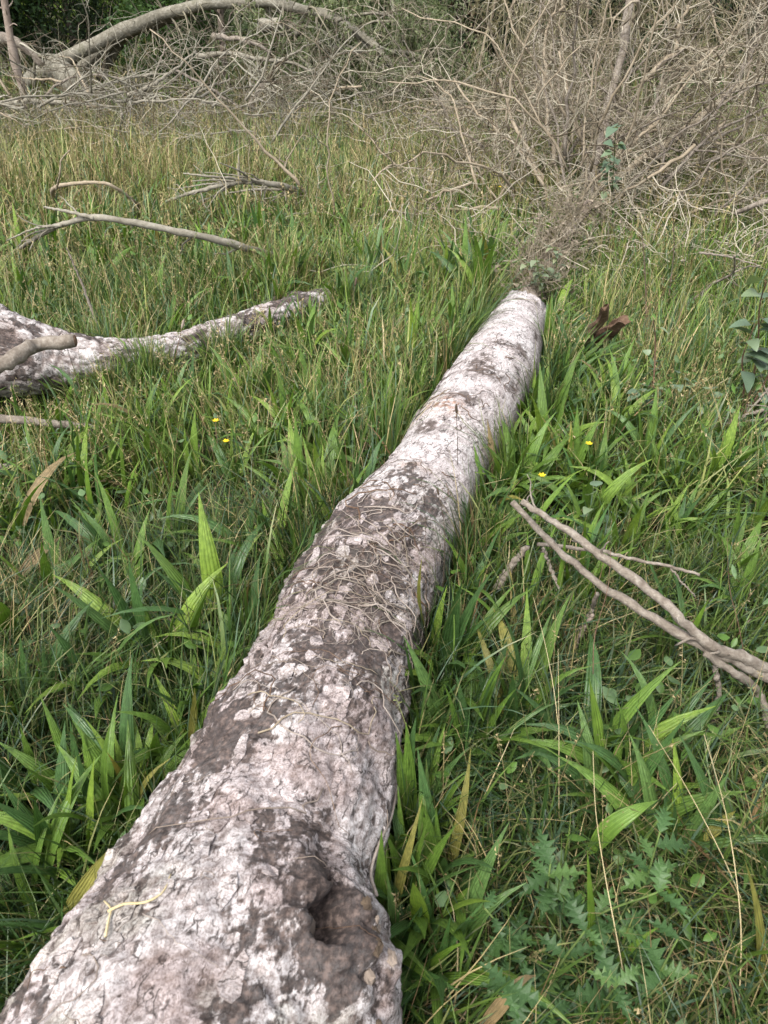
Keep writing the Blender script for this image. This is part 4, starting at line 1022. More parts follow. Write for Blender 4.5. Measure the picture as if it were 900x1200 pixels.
crown_tree('green_shrub', 'olive shrub in the gap low behind the weeping tree', 'shrub', 470, 17, 3.0, 1.3, (0.03, 0.055, 0.02), (0.06, 0.09, 0.035), 11000, 0.05)
crown_tree('dark_tree', 'dark broad tree behind the brush beyond the bare trunk', 'tree', -90, 17, 5.5, 2.0, (0.025, 0.05, 0.018), (0.05, 0.085, 0.028), 12000, 0.07)
# far wood closing the view
nw = 42000
wx, wy = rng.uniform(-45, 45, nw), rng.uniform(33, 40, nw)
wz = rng.random(nw) ** 0.8 * (6.5 + 2.5 * vnoise(xy3(wx * 0.25, wy * 0.05), 4)) + 0.05
tt = vnoise(xy3(wx * 0.5, wz * 0.6), 7)[:, None]
v, f, c = leaf_quads(np.stack([wx, wy, wz], -1), 0.34, (np.array([0.03, 0.055, 0.02]) * (1 - tt) + np.array([0.08, 0.12, 0.04]) * tt) * rng.uniform(0.7, 1.3, (nw, 1)))
tag(part('far_wood', v, f, M_leafcloud, None, c, smooth=False), 'mass of green woodland closing the view beyond the trees', 'woodland', kind='stuff')

# weeping trees: strands of hanging shoots with small needle leaves
def weeping(name, label, spans, nstr, cA, cB, bark, leafn, lsize, cat='tree', group=None, slen=(0.6, 1.6)):
    b = at_y(spans[0][0], 100, spans[0][2]) * [1, 1, 0]
    t = thing(name, label, cat, tuple(b), group)
    S, Rr = [], []
    top = b + [0, 0.3, 3.2]
    c0, r0 = limb(np.array([b + [0, 0.3, -0.1], b + [0.05, 0.32, 1.4], top]), .09, .04, 16, 0.01)
    v, f = tubes(c0, r0, 10); part('trunk', v, f, bark, t)
    for px, py, Y in spans:
        e = at_y(px, py, Y)
        st_ = c0[rng.integers(6, 15)]
        m = (st_ + e) / 2 + [0, 0, 0.5]
        c, r = limb(np.array([st_, m, e, e + (e - m) * 0.3 + [0, 0, -0.35]]), .03, .008, 16, 0.012)
        v, f = tubes(c, r, 6); part('bough', v, f, bark, t); S.append(c); Rr.append(r)
    s1, z1 = spawn(np.array(S), np.array(Rr), nstr, slen[0], slen[1], 0.9, 9, 0.07, -0.28, 0.3, 0.0035, 0.25)
    s2, z2 = spawn(s1, z1, nstr * 3, 0.2, 0.6, 0.5, 6, 0.10, -0.16, 0.6, 0.0026)
    v, f = join([tubes(s1, z1, 4, False), tubes(s2, z2, 3, False)])
    tag(part('hanging_shoots', v, f, M_twig_olive, t), kind='stuff')
    i = rng.integers(len(s2), size=leafn); tt_ = rng.uniform(0, 4.99, leafn); k = tt_.astype(int); ff = (tt_ - k)[:, None]
    p = s2[i, k] * (1 - ff) + s2[i, k + 1] * ff + rng.normal(0, 0.018, (leafn, 3))
    tint = rng.random(len(s2))[i][:, None]
    v, f, c = leaf_quads(p, lsize, (np.array(cA) * (1 - tint) + np.array(cB) * tint) * rng.uniform(0.75, 1.25, (leafn, 1)), 1.4)
    tag(part('leaves', v, f, M_leafcloud, t, c, smooth=False), kind='stuff')
    return t
weeping('weeping_tree', 'weeping grey green tree hanging over the end of the arching trunk', [(420, 30, 13.6), (380, 10, 13.9), (350, 5, 14), (450, 20, 13.4), (480, 35, 13.0), (310, 15, 14.2), (440, -10, 13.6), (400, 60, 13.2), (500, 10, 13.0), (340, 60, 13.4), (470, 60, 12.4), (515, 60, 12.2), (440, 90, 12.2), (370, 100, 12.4)], 380, (0.09, 0.125, 0.055), (0.20, 0.235, 0.12), M_grey, 60000, 0.036)
weeping('weeping_tree', 'drooping olive tan boughs hanging behind the dead bush', [(640, -10, 9.6), (600, 10, 9.8), (690, -20, 9.4), (780, -10, 9.4), (820, 5, 9.4), (740, -30, 9.3), (570, 40, 9.9), (880, 0, 9.3), (930, 20, 9.2), (660, 40, 9.6), (840, 40, 9.2)], 240, (0.13, 0.11, 0.06), (0.2, 0.175, 0.11), M_tan, 13000, 0.02, slen=(0.6, 1.5))

# ------------------------------------------------------------------ broad-leaved plants
LEAFM = []
for k in range(16):
    V_, Q_f, T_, Ac = blades(np.zeros((1, 3)), 1.0, rng.uniform(0.065, 0.125), 0.0, rng.uniform(0.02, 0.42), rng.uniform(0.2, 2.0), 8, twist=rng.normal(0, 0.25), roll=rng.normal(0, 0.3), prof='lance', wide=3, fold=rng.uniform(0.15, 0.6), power=1.6, zmin=-1)
    uvv = np.stack([Ac.ravel(), T_.ravel(), 0 * T_.ravel()], -1)
    row = []
    for m in (M_plant, M_plant_dark, M_yellowleaf, M_dryleaf):
        row.append(raw_mesh('leaf', V_.reshape(-1, 3), Q_f, m, None, uvv))
    LEAFM.append(row)
LEAF_TIP = [np.array(r[0].vertices[-2].co) for r in LEAFM]
def free_of_logs(x, y, m=0.03):
    return not any(l.inside2d(np.array([x]), np.array([y]), m)[0] for l in LOGS)
def clump(name, label, group, x, y, n, size, dark=0.4, spread=1.0, cat='plant'):
    z = float(ground_z(x, y))
    t = thing(name, label, cat, (x, y, z), group)
    for k in range(n):
        for _ in range(8):
            j = rng.integers(16); az = rng.uniform(0, 2 * PI); s = size * rng.uniform(0.6, 1.15)
            tip = LEAF_TIP[j] * s; tx, ty = x + math.cos(az) * tip[0], y + math.sin(az) * tip[0]
            if free_of_logs(tx, ty, 0.0) and free_of_logs((x + tx) / 2, (y + ty) / 2, 0.0): break
        else: continue
        u = rng.random(); mi = 1 if u < dark else (0 if u < 0.982 else (2 if u < 0.991 else 3))
        o = bpy.data.objects.new('leaf', LEAFM[j][mi]); COL.objects.link(o); o.parent = t
        o.rotation_euler = (0, rng.normal(0, 0.1), az); o.scale = (s, s, s)
        o.location = (rng.normal(0, 0.008), rng.normal(0, 0.008), 0)
    return t
G1 = 'ribwort clumps in the meadow'
SPOT = [('lush ribwort clump with glossy strap leaves by the knot end of the log', [(500, 1080), (520, 1130), (475, 1040), (470, 1150), (520, 1030)], 10, 0.27, 0.45),
        ('broad ribwort clump pressed against the side of the log below the creeper tangle', [(190, 900), (150, 930), (215, 870), (120, 960), (90, 930)], 9, 0.25, 0.2),
        ('tall ribwort clump with upright leaves before the log opposite its rust stain', [(600, 530), (585, 560), (640, 520), (570, 590), (615, 570), (655, 560)], 9, 0.27, 0.2),
        ('ribwort leaves sprawling in the shade below the forked branch', [(700, 930), (740, 960), (690, 880), (800, 990), (850, 1130), (780, 880), (620, 820), (530, 800), (560, 860), (880, 1000)], 6, 0.30, 0.55),
        ('ribwort plant in the lush grass beyond the rust stained bark', [(480, 470), (510, 430), (440, 520), (410, 560), (540, 400), (450, 440), (380, 540), (350, 590), (330, 640)], 8, 0.27, 0.15),
        ('dense upright leaf clump where the dead ivy begins', [(545, 330), (570, 310), (520, 340), (560, 345), (585, 300), (470, 345), (440, 330)], 10, 0.34, 0.6),
        ('leafy clump beside the arched grey branch end', [(350, 315), (370, 322), (335, 318), (395, 325), (310, 345)], 9, 0.30, 0.5),
        ('ribwort clump around the splintered stump slabs', [(650, 400), (665, 430), (655, 460), (700, 440), (640, 375), (690, 470), (745, 470)], 9, 0.28, 0.3),
        ('ribwort plant scattered in the deep grass below the straight grey stick', [(60, 700), (120, 800), (150, 700), (40, 820), (30, 620), (200, 640), (280, 640), (90, 580), (190, 760), (50, 1000), (40, 920), (20, 1060), (100, 1000), (260, 720), (230, 830), (10, 740)], 6, 0.29, 0.4),
        ('ribwort plant growing between the two logs', [(300, 470), (350, 440), (260, 500), (220, 480), (330, 520), (400, 430), (150, 560), (280, 560), (420, 400), (170, 520), (370, 480)], 7, 0.26, 0.25),
        ('ribwort plant in the bright grass beyond the forked branch', [(700, 560), (740, 590), (780, 560), (820, 600), (860, 650), (730, 640), (850, 560), (690, 600), (890, 600), (800, 640), (760, 530), (870, 700), (700, 520), (820, 530)], 7, 0.25, 0.25),
        ('ribwort plant in the paler meadow before the brush heap', [(60, 330), (120, 320), (30, 350), (180, 350), (230, 330), (250, 290), (400, 260), (460, 290), (420, 290), (280, 350), (150, 380), (60, 290)], 7, 0.27, 0.35),
        ('single sprawling leaf rosette along the flank of the log', [(330, 700), (375, 650), (290, 770), (265, 810), (430, 590), (560, 640), (530, 700), (505, 770), (490, 860), (485, 960), (590, 480)], 6, 0.24, 0.3)]
for label, pts, n, size, dark in SPOT:
    for px, py in pts + [(a + rng.normal(0, 26), b + rng.normal(0, 20)) for a, b in pts if b < 650 or rng.random() < 0.5]:
        p = at_z(px + rng.normal(0, 3), py + rng.normal(0, 3), 0.10)
        if not free_of_logs(p[0], p[1], 0.02):
            side = 1 if px > 430 or py < 560 and px > 560 else -1
            k = np.argmin(((big.C[:, :2] - p[:2]) ** 2).sum(1))
            p[:2] = big.C[k, :2] + (p[:2] - big.C[k, :2]) / (np.linalg.norm(p[:2] - big.C[k, :2]) + 1e-6) * (big.r[k] + 0.03)
        clump('ribwort', label, G1, float(p[0]), float(p[1]), n + 2, size * rng.uniform(0.95, 1.45), dark)

def leaf_thing(name, label, path, width, mat, stemmat=None, cat='leaf'):
    P = pxpath(path)
    root = thing(name, label, cat, tuple(P[0] * [1, 1, 0]))
    n = 14; c = resample(P, n)
    T = np.gradient(c, axis=0); T /= np.linalg.norm(T, axis=1, keepdims=True)
    view = CAM - c; view /= np.linalg.norm(view, axis=1, keepdims=True)
    view = view * 0.6 + np.array([0.35, 0.1, 0.6]); view /= np.linalg.norm(view, axis=1, keepdims=True)
    S = np.cross(T, view); S /= np.linalg.norm(S, axis=1, keepdims=True); Nn = np.cross(S, T)
    t = np.linspace(0, 1, n); w = 0.5 * width * np.clip(0.15 + 0.85 * np.sin(PI * t ** 0.75), 0, 1) * (1 - t ** 8) + 0.0006
    V = np.stack([c - S * w[:, None] + Nn * (w * .3)[:, None], c, c + S * w[:, None] + Nn * (w * .3)[:, None]], 1)
    k = np.arange(n - 1)[:, None] * 3; j = np.arange(2)[None]
    Q = np.stack([k + j, k + j + 1, k + j + 4, k + j + 3], -1).reshape(-1, 4)
    uvv = np.stack([np.tile([0, .5, 1], n), np.repeat(t, 3), np.zeros(3 * n)], -1)
    part('blade', V, Q, mat, root, None, uvv)
    return root
leaf_thing('spotted_leaf', 'tall speckled pale green leaf standing in dark grass below the forked branch', [(708, 910, 0.12), (703, 880, 0.18), (697, 840, 0.26), (690, 793, 0.36)], 0.030, M_yellowleaf if False else M_plant)
leaf_thing('yellow_leaf', 'yellowed broad leaf leaning on the flank of the log', [(75, 1072, 0.16), (95, 1045, 0.22), (112, 1018, 0.27), (125, 998, 0.31)], 0.026, M_yellowleaf)
leaf_thing('yellow_leaf', 'pale yellow leaf tip standing by the log near the creeper', [(222, 868, 0.14), (226, 840, 0.2), (228, 806, 0.28)], 0.017, M_yellowleaf)
leaf_thing('dry_leaf', 'dry tan curled leaf in the deep grass', [(18, 682, 0.16), (40, 655, 0.2), (72, 628, 0.24)], 0.03, M_dryleaf)
leaf_thing('dry_leaf', 'narrow dry orange leaf standing against the log', [(294, 735, 0.08), (288, 705, 0.2), (292, 678, 0.3)], 0.016, M_dryleaf)
leaf_thing('yellow_leaf', 'yellow tipped leaf rising over the bark beside the creeper', [(500, 745, 0.14), (492, 715, 0.28), (490, 690, 0.36), (494, 655, 0.45)], 0.018, M_yellowleaf)
leaf_thing('yellow_leaf', 'speckled yellow leaf in the dark grass under the forked branch', [(825, 985, 0.12), (845, 965, 0.16), (862, 950, 0.2)], 0.022, M_yellowleaf)
leaf_thing('yellow_leaf', 'tall narrow yellowing leaf beside the thistles', [(893, 1160, 0.1), (888, 1090, 0.22), (880, 1040, 0.32), (872, 1005, 0.4)], 0.026, M_yellowleaf)
leaf_thing('dry_leaf', 'pale dry leaf blade bent over near the thistles', [(560, 1210, 0.12), (585, 1180, 0.18), (610, 1150, 0.22), (628, 1143, 0.2)], 0.022, M_dryleaf)
leaf_thing('strap_leaf', 'wide fresh green leaf lying over the grass by the thistles', [(690, 1000, 0.14), (715, 970, 0.22), (745, 950, 0.26), (770, 938, 0.26)], 0.034, M_plant)
leaf_thing('strap_leaf', 'wide grey green leaf folded across the deep grass beside the dry tan leaf', [(10, 690, 0.10), (40, 680, 0.15), (75, 665, 0.18), (105, 640, 0.2)], 0.036, M_plant_dark)

# stalks with ribwort seed heads
def stalk(label, path, r, mat, head=None, name='seed_stalk', cat='stalk', group=None):
    P = pxpath(path); c = resample(P, 14)
    root = thing(name, label, cat, (P[0][0], P[0][1], 0), group)
    v, f = tubes(c, np.linspace(r, r * (0.7 if head else 0.25), 14), 5); part('stem', v, f, mat, root)
    if head:
        d = c[-1] - c[-3]; d /= np.linalg.norm(d)
        hc = np.array([c[-1] + d * x for x in np.linspace(0, head[0], 9)])
        v, f = tubes(hc, head[1] * np.array([.4, .8, 1, 1.05, 1, 1.05, .95, .75, .3]), 8); part('seed_head', v, f, M_darkstem if head[2] else M_brown, root)
stalk('dark ribwort stalk with seed head standing in front of the log', [(537, 600, 0.12), (536, 560, 0.24), (536, 520, 0.36), (535, 484, 0.46)], 0.0014, M_darkstem, (0.030, 0.0042, True))
stalk('thin dark bare stalk crossing the log beside the creeper', [(503, 740, 0.12), (500, 700, 0.24), (499, 640, 0.38), (498, 575, 0.52)], 0.0013, M_darkstem)
stalk('second dark stalk with seed head rising over the flank of the log', [(518, 700, 0.14), (521, 650, 0.28), (520, 610, 0.38), (514, 580, 0.45)], 0.0012, M_darkstem, (0.02, 0.003, True))
stalk('dark brown stalk rising tall through dry grass before the bush', [(757, 400, 0.02), (757, 350, 0.2), (755, 305, 0.36), (750, 250, 0.58)], 0.006, M_darkstem)
stalk('dark twig stem with side leaf beside the tall brown stalk', [(780, 378, 0.04), (786, 330, 0.24), (790, 285, 0.42), (788, 240, 0.62)], 0.006, M_darkstem)
stalk('long straw stalk slanting down through the thistles', [(742, 1205, 0.05), (725, 1110, 0.18), (708, 1020, 0.28), (698, 950, 0.36), (695, 880, 0.46)], 0.0015, M_straw)
stalk('fine straw stalk slanting behind the speckled leaf', [(880, 1080, 0.10), (845, 1000, 0.2), (800, 915, 0.3), (760, 850, 0.4)], 0.0013, M_straw)
stalk('fine straw stalk leaning over the dark grass by the yellowing leaf', [(866, 1180, 0.08), (868, 1080, 0.22), (852, 960, 0.36), (825, 860, 0.5)], 0.0014, M_straw)
stalk('pale straw upright in front of the forked branch', [(657, 905, 0.1), (652, 830, 0.24), (640, 760, 0.36), (625, 700, 0.46)], 0.0013, M_straw)
stalk('paler thin straw next to the upright straw under the forked branch', [(655, 960, 0.1), (655, 860, 0.26), (654, 760, 0.42)], 0.0011, M_straw)
stalk('reddish stalk behind the tall speckled leaf', [(695, 790, 0.26), (697, 745, 0.34), (712, 690, 0.44), (716, 640, 0.52)], 0.0013, M_redstem)
stalk('reddish arching stalk before the fork of the dead branch', [(878, 800, 0.12), (865, 730, 0.28), (855, 690, 0.36), (852, 630, 0.48)], 0.0014, M_redstem)
stalk('straw stem crossing the log end from the grass', [(556, 570, 0.2), (600, 560, 0.25)], 0.001, M_straw)
stalk('dark seed stalk in the meadow beyond the half hidden log', [(400, 420, 0.1), (408, 380, 0.24), (416, 335, 0.4)], 0.0022, M_darkstem, (0.04, 0.0055, True))
stalk('dark leaning seed stalk over the half hidden log', [(195, 460, 0.1), (205, 420, 0.26), (213, 385, 0.38)], 0.002, M_redstem, (0.04, 0.005, False))
stalk('slim dark stalk in front of the stub on the half hidden log', [(105, 500, 0.1), (92, 450, 0.24), (76, 400, 0.4)], 0.0016, M_darkstem, (0.03, 0.004, True))

# blue-green sapling
def heart_leaf(size, n=12):
    t = np.linspace(0, 1, n); w = 0.42 * size * np.sin(PI * np.clip(t, 0.0, 1) ** 0.52) ** 0.62 * (1 - 0.25 * t) + 0.0005
    P = np.stack([t * size, 0 * t, -0.25 * size * t ** 2], -1)
    V = np.stack([P + np.stack([0 * t, -w, 0.25 * w], -1), P, P + np.stack([0 * t, w, 0.25 * w], -1)], 1)
    k = np.arange(n - 1)[:, None] * 3; j = np.arange(2)[None]
    return V.reshape(-1, 3), np.stack([k + j, k + j + 1, k + j + 4, k + j + 3], -1).reshape(-1, 4)
hv, hf = heart_leaf(1.0)
heart_me = raw_mesh('leaf', hv, hf, M_blue)
ivy_me = raw_mesh('leaf', hv, hf, M_ivy)
def sapling(label, stems, nleaf, size, mat=M_redstem, name='sapling', cat='sapling', group=None, me=heart_me):
    P0 = pxpath(stems[0]); root = thing(name, label, cat, (P0[0][0], P0[0][1], 0), group)
    off = np.array(root.location)
    for st_ in stems:
        c = resample(pxpath(st_), 16)
        v, f = tubes(c, np.linspace(0.0045, 0.0018, 16), 6); part('stem', v, f, mat, root)
        for k in range(nleaf):
            i = rng.integers(5, 16)
            o = link('leaf', me, root); s = size * rng.uniform(0.6, 1.25)
            az, tl = rng.uniform(0, 2 * PI), rng.uniform(-0.35, 0.5)
            q = c[i] - off
            o.location = q + np.array([math.cos(az), math.sin(az), 0.1]) * 0.02
            o.rotation_euler = (rng.normal(0, 0.3), tl, az); o.scale = (s, s, s)
            d = np.array([math.cos(az), math.sin(az), 0.1]) * 0.022
            v, f = tubes(np.array([c[i], c[i] + d * 0.5, c[i] + d]), np.array([.001, .001, .0008]), 4); part('leaf_stalk', v, f, mat, root)
sapling('young sapling with blue green heart shaped leaves beside the low tangle of pale twigs', [[(868, 500, 0.0), (880, 455, 0.16), (888, 410, 0.34), (890, 360, 0.54), (898, 330, 0.68)], [(868, 500, 0.0), (872, 450, 0.18), (870, 420, 0.3), (885, 380, 0.46)], [(872, 490, 0.04), (900, 440, 0.25), (915, 390, 0.45)]], 10, 0.088)
sapling('small blue green leaved shoot in grass between the stump slabs and sapling', [[(760, 500, 0.0), (765, 460, 0.12), (768, 400, 0.34), (765, 372, 0.46)]], 9, 0.055)
sapling('low pale mint like plant in the grass below the sapling', [[(800, 505, 0.0), (800, 475, 0.1), (795, 440, 0.22)], [(815, 500, 0.0), (825, 470, 0.12), (840, 455, 0.2)], [(790, 500, 0.0), (770, 470, 0.12), (745, 455, 0.2)]], 11, 0.05, M_greenstem)
sapling('pale creeping plant in grass near the yellow flower', [[(700, 500, 0.0), (715, 470, 0.1), (730, 440, 0.2)], [(680, 500, 0.0), (665, 470, 0.1)]], 8, 0.045, M_greenstem)
sapling('grey green ivy sprig at the broken thin end of the log', [[(640, 345, 0.16), (632, 325, 0.3), (628, 300, 0.42)], [(650, 345, 0.1), (640, 318, 0.3), (618, 310, 0.38)], [(640, 340, 0.18), (652, 315, 0.3), (650, 290, 0.42)]], 22, 0.036, M_greenstem, 'ivy_sprig', 'ivy', None, ivy_me)
sapling('blue green leaved shoot standing inside the dead bush', [[(716, 250, 0.1), (718, 215, 0.4), (720, 180, 0.66), (722, 150, 0.9)], [(712, 250, 0.1), (712, 210, 0.42), (714, 185, 0.6)]], 16, 0.075, M_greenstem)
sapling('nettle like shoot beside the flank of the log above the fork', [[(690, 640, 0.02), (692, 600, 0.2), (700, 575, 0.3)], [(700, 640, 0.0), (715, 610, 0.14), (725, 590, 0.22)]], 6, 0.05, M_greenstem)

# thistles
def thistle_leaf(n=13):
    V, F = [], []
    for k in range(n):
        t = k / (n - 1); x, z = t, 0.35 * t - 0.6 * t * t
        lobe = (1.0 + 0.25 * math.sin(k * 2.7) if k % 2 == 1 else 0.34) * (0.26 * math.sin(PI * min(1, t * 0.92 + 0.1)) + 0.02)
        V += [(x + (0.07 if k % 2 else 0), -lobe, z + (0.06 if k % 2 else 0)), (x, 0, z), (x + (0.07 if k % 2 else 0), lobe, z + (0.06 if k % 2 else 0))]
    V = np.array(V); k = np.arange(n - 1)[:, None] * 3; j = np.arange(2)[None]
    return V, np.stack([k + j, k + j + 1, k + j + 4, k + j + 3], -1).reshape(-1, 4)
tv, tf = thistle_leaf(11)
th_me = raw_mesh('leaf', tv, tf, M_thistle, smooth=False)
TH = [(600, 1120), (650, 1150), (630, 1080), (690, 1180), (610, 1190), (720, 1110), (760, 1160), (660, 1215), (740, 1060), (570, 1180), (700, 1090)]
for px, py in TH:
    p = at_z(px, py, 0.1); x, y = float(p[0]), float(p[1])
    if not free_of_logs(x, y, 0.05): continue
    z = float(ground_z(x, y)); hgt = rng.uniform(0.18, 0.34)
    t = thing('thistle', 'young prickly thistle with lobed green leaves in the near grass', 'thistle', (x, y, z), 'young thistles in the near grass')
    c = np.array([[x, y, z - .01], [x + rng.normal(0, .015), y, z + hgt * .5], [x + rng.normal(0, .03), y + rng.normal(0, .02), z + hgt]]); c = resample(c, 10)
    v, f = tubes(c, np.linspace(.003, .0016, 10), 6); part('stem', v, f, M_greenstem, t)
    for k in range(13):
        i = rng.integers(2, 10); o = link('leaf', th_me, t); s = rng.uniform(0.045, 0.085) * (1.15 - i * 0.04)
        o.location = c[i] - np.array([x, y, z]); o.rotation_euler = (rng.normal(0, .2), rng.uniform(-0.6, 0.25), k * 2.4 + rng.normal(0, .3)); o.scale = (s, s, s)

# yellow flowers
def flower(px, py, z, label):
    p = at_z(px, py, z); t = thing('yellow_flower', label, 'flower', (p[0], p[1], 0))
    c = resample(np.array([[p[0] + .02, p[1], 0.0], [p[0] + .01, p[1], z * .6], p]), 8); v, f = tubes(c, np.full(8, .0012), 5); part('stem', v, f, M_greenstem, t)
    for k in range(6):
        a = k * PI / 3; d = np.array([math.cos(a), math.sin(a), 0.25]); s = np.array([-math.sin(a), math.cos(a), 0]); w = 0.009
        v = np.array([p, p + d * w * .6 - s * w * .5, p + d * w * 1.3 - s * w * .3, p + d * w * 1.4, p + d * w * 1.3 + s * w * .3, p + d * w * .6 + s * w * .5])
        part('petal', v, [np.array([[0, 1, 2, 3], [0, 3, 4, 5]])], M_petal, t)
flower(690, 520, 0.26, 'small yellow flower by the pale creeping plant'); flower(253, 493, 0.22, 'small yellow flower standing before the half hidden log')
flower(265, 517, 0.2, 'lower yellow flower below the one before the half hidden log'); flower(586, 219, 0.4, 'tiny yellow flower at the edge of the dead bush'); flower(635, 557, 0.25, 'half closed yellow flower beside the tall ribwort near the log')

# ------------------------------------------------------------------ the meadow grass
G_A = np.array([0.036, 0.078, 0.018]); G_B = np.array([0.112, 0.176, 0.034]); G_C = np.array([0.058, 0.104, 0.055]); G_S = np.array([0.36, 0.29, 0.15]); G_O = np.array([0.165, 0.185, 0.065]); G_D = np.array([0.15, 0.095, 0.05])
LOW = [(at_z(a, b, 0.0)[:2], r_, k_) for a, b, r_, k_ in [(30, 505, .40, .38), (110, 480, .3, .45), (230, 452, .28, .5), (320, 420, .28, .5), (380, 380, .2, .5), (695, 420, .28, .45), (870, 490, .35, .55), (770, 480, .35, .6),
       (130, 930, .30, .75), (200, 820, .25, .8), (540, 1100, .34, .62), (680, 1130, .35, .6), (730, 740, .40, .55), (850, 830, .3, .5), (650, 680, .3, .55), (640, 860, .3, .9), (750, 960, .3, .8), (270, 250, .6, .6), (115, 255, .5, .6), (180, 310, .6, .65), (60, 700, .35, .8), (160, 740, .35, .8), (620, 550, .3, .75)]]
def height_scale(x, y):
    k = np.ones(len(x))
    for c, r_, f_ in LOW:
        d2_ = ((x - c[0]) ** 2 + (y - c[1]) ** 2) / r_ ** 2
        k = np.minimum(k, 1 - (1 - f_) * np.exp(-d2_ * 0.9))
    return k
def settle(V, C4=None, lim=0.035):
    W_ = V.copy()
    for l in LOGS: W_ = l.push(W_)
    ok = np.linalg.norm(W_ - V, axis=-1).reshape(len(V), -1).max(1) < lim
    return W_[ok], ok
def grass_band(name, label, r0, r1, n, L, W, nseg, straw, olive, half=R(50), at=None, laid=1.0, lim=0.035, tint=1.0):
    u = rng.random(n); r = np.sqrt(r0 ** 2 + u * (r1 ** 2 - r0 ** 2)); a = rng.uniform(-half, half, n)
    x, y = r * np.sin(a), r * np.cos(a) + 0.0
    if r0 < 0.5: y -= 0.25
    if at is not None: x, y = at
    # blades stand in tufts
    nt_ = max(8, n // 14); tu = rng.integers(nt_, size=n); intuft = rng.random(n) < 0.62
    ta = rng.uniform(0, 2 * PI, n); tr_ = np.abs(rng.normal(0, 0.028, n)) * (1 + r0 * 0.12)
    x = np.where(intuft, x[tu] + np.cos(ta) * tr_, x); y = np.where(intuft, y[tu] + np.sin(ta) * tr_, y)
    tuft_tint = rng.random(nt_)[tu]
    ok = np.ones(n, bool)
    for l in LOGS: ok &= ~l.inside2d(x, y, 0.0)
    x, y = x[ok], y[ok]; n = len(x); intuft, ta, tuft_tint = intuft[ok], ta[ok], tuft_tint[ok]
    cl = fbm(xy3(x * 1.6, y * 1.6), 3, 3); c2 = fbm(xy3(x * 5, y * 5), 2, 9); c3 = fbm(xy3(x * 0.7, y * 0.7), 2, 13)
    base = np.stack([x, y, ground_z(x, y) - 0.005], -1)
    flow = 2 * PI * 1.6 * fbm(xy3(x * 0.8, y * 0.8), 2, 33)
    az = np.where(intuft, ta + rng.normal(0, 0.5, n), flow + rng.normal(0, 0.9, n))
    is_laid = rng.random(n) < (0.22 if laid else 0.04) + 0.35 * sstep(0.45, 0.6, c2) * laid
    is_straw = rng.random(n) < straw * (0.4 + 1.6 * sstep(0.4, 0.62, cl)) + 0.25 * straw * is_laid
    len_ = rng.uniform(L[0], L[1], n) * (0.65 + 0.75 * cl) * np.where(is_laid, 1.1, 1) * height_scale(x, y)
    th0 = np.where(is_laid, rng.uniform(0.5, 1.25, n), np.abs(rng.normal(0.12, 0.16, n)))
    th1 = np.where(is_laid, rng.uniform(0.3, 0.9, n), rng.gamma(2.0, 0.33, n).clip(0, 2.0))
    wd = rng.uniform(W[0], W[1], n) * np.where(is_straw, 0.6, 1) * np.where(rng.random(n) < 0.12, 1.9, 1)
    V, Q, T, Ac = blades(base, len_, wd, az, th0, th1, nseg, twist=rng.normal(0, 0.5, n), roll=rng.normal(0, 0.5, n))
    V, ok = settle(V, lim=lim)
    c3, tuft_tint, cl, is_straw, x, y, T = c3[ok], tuft_tint[ok], cl[ok], is_straw[ok], x[ok], y[ok], T[ok]
    Q = Q[:ok.sum() * nseg]; n = int(ok.sum())
    g = sstep(0.25, 0.75, c3 * 0.6 + tuft_tint * 0.4 + rng.normal(0, 0.12, n))[:, None]
    bl = (rng.random(n) < 0.22)[:, None]
    col = G_A * (1 - g) + G_B * g
    col = np.where(bl, G_C, col)
    ol = (rng.random(n) < olive * (0.5 + cl))[:, None]; col = np.where(ol, G_O * rng.uniform(0.7, 1.2, (n, 1)), col)
    dk = (rng.random(n) < 0.3)[:, None]
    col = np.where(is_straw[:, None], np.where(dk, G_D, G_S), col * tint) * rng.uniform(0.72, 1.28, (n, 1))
    C4 = np.broadcast_to(col[:, None, None, :], V.shape).copy()
    dry = (rng.random(n) < 0.25)
    tipf = (sstep(0.7, 1.0, T) * dry[:, None, None] * 0.7)[..., None]
    C4 = C4 * (1 - tipf) + G_S * tipf
    bf = (sstep(0.25, 0.0, T) * 0.4)[..., None]; C4 = C4 * (1 - bf) + np.array([0.19, 0.2, 0.085]) * bf
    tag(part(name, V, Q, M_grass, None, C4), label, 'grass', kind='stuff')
    return x, y
grass_band('long_grass', 'long tangled green grass around the near part of the log', 0.15, 2.3, 42000, (0.13, 0.41), (0.0025, 0.0065), 5, 0.11, 0.06, tint=np.array([0.82, 0.82, 0.9]))  # tint darkens the near blades, self-shadow put into their colour
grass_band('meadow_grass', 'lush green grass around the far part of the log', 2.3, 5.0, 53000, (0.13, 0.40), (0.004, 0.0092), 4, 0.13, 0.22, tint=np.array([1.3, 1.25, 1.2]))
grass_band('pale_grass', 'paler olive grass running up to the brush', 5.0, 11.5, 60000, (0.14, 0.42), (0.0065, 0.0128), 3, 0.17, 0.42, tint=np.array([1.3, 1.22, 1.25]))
grass_band('far_grass', 'rough grass under the brush and trees', 11.5, 26.0, 15000, (0.3, 0.7), (0.014, 0.026), 2, 0.25, 0.4)

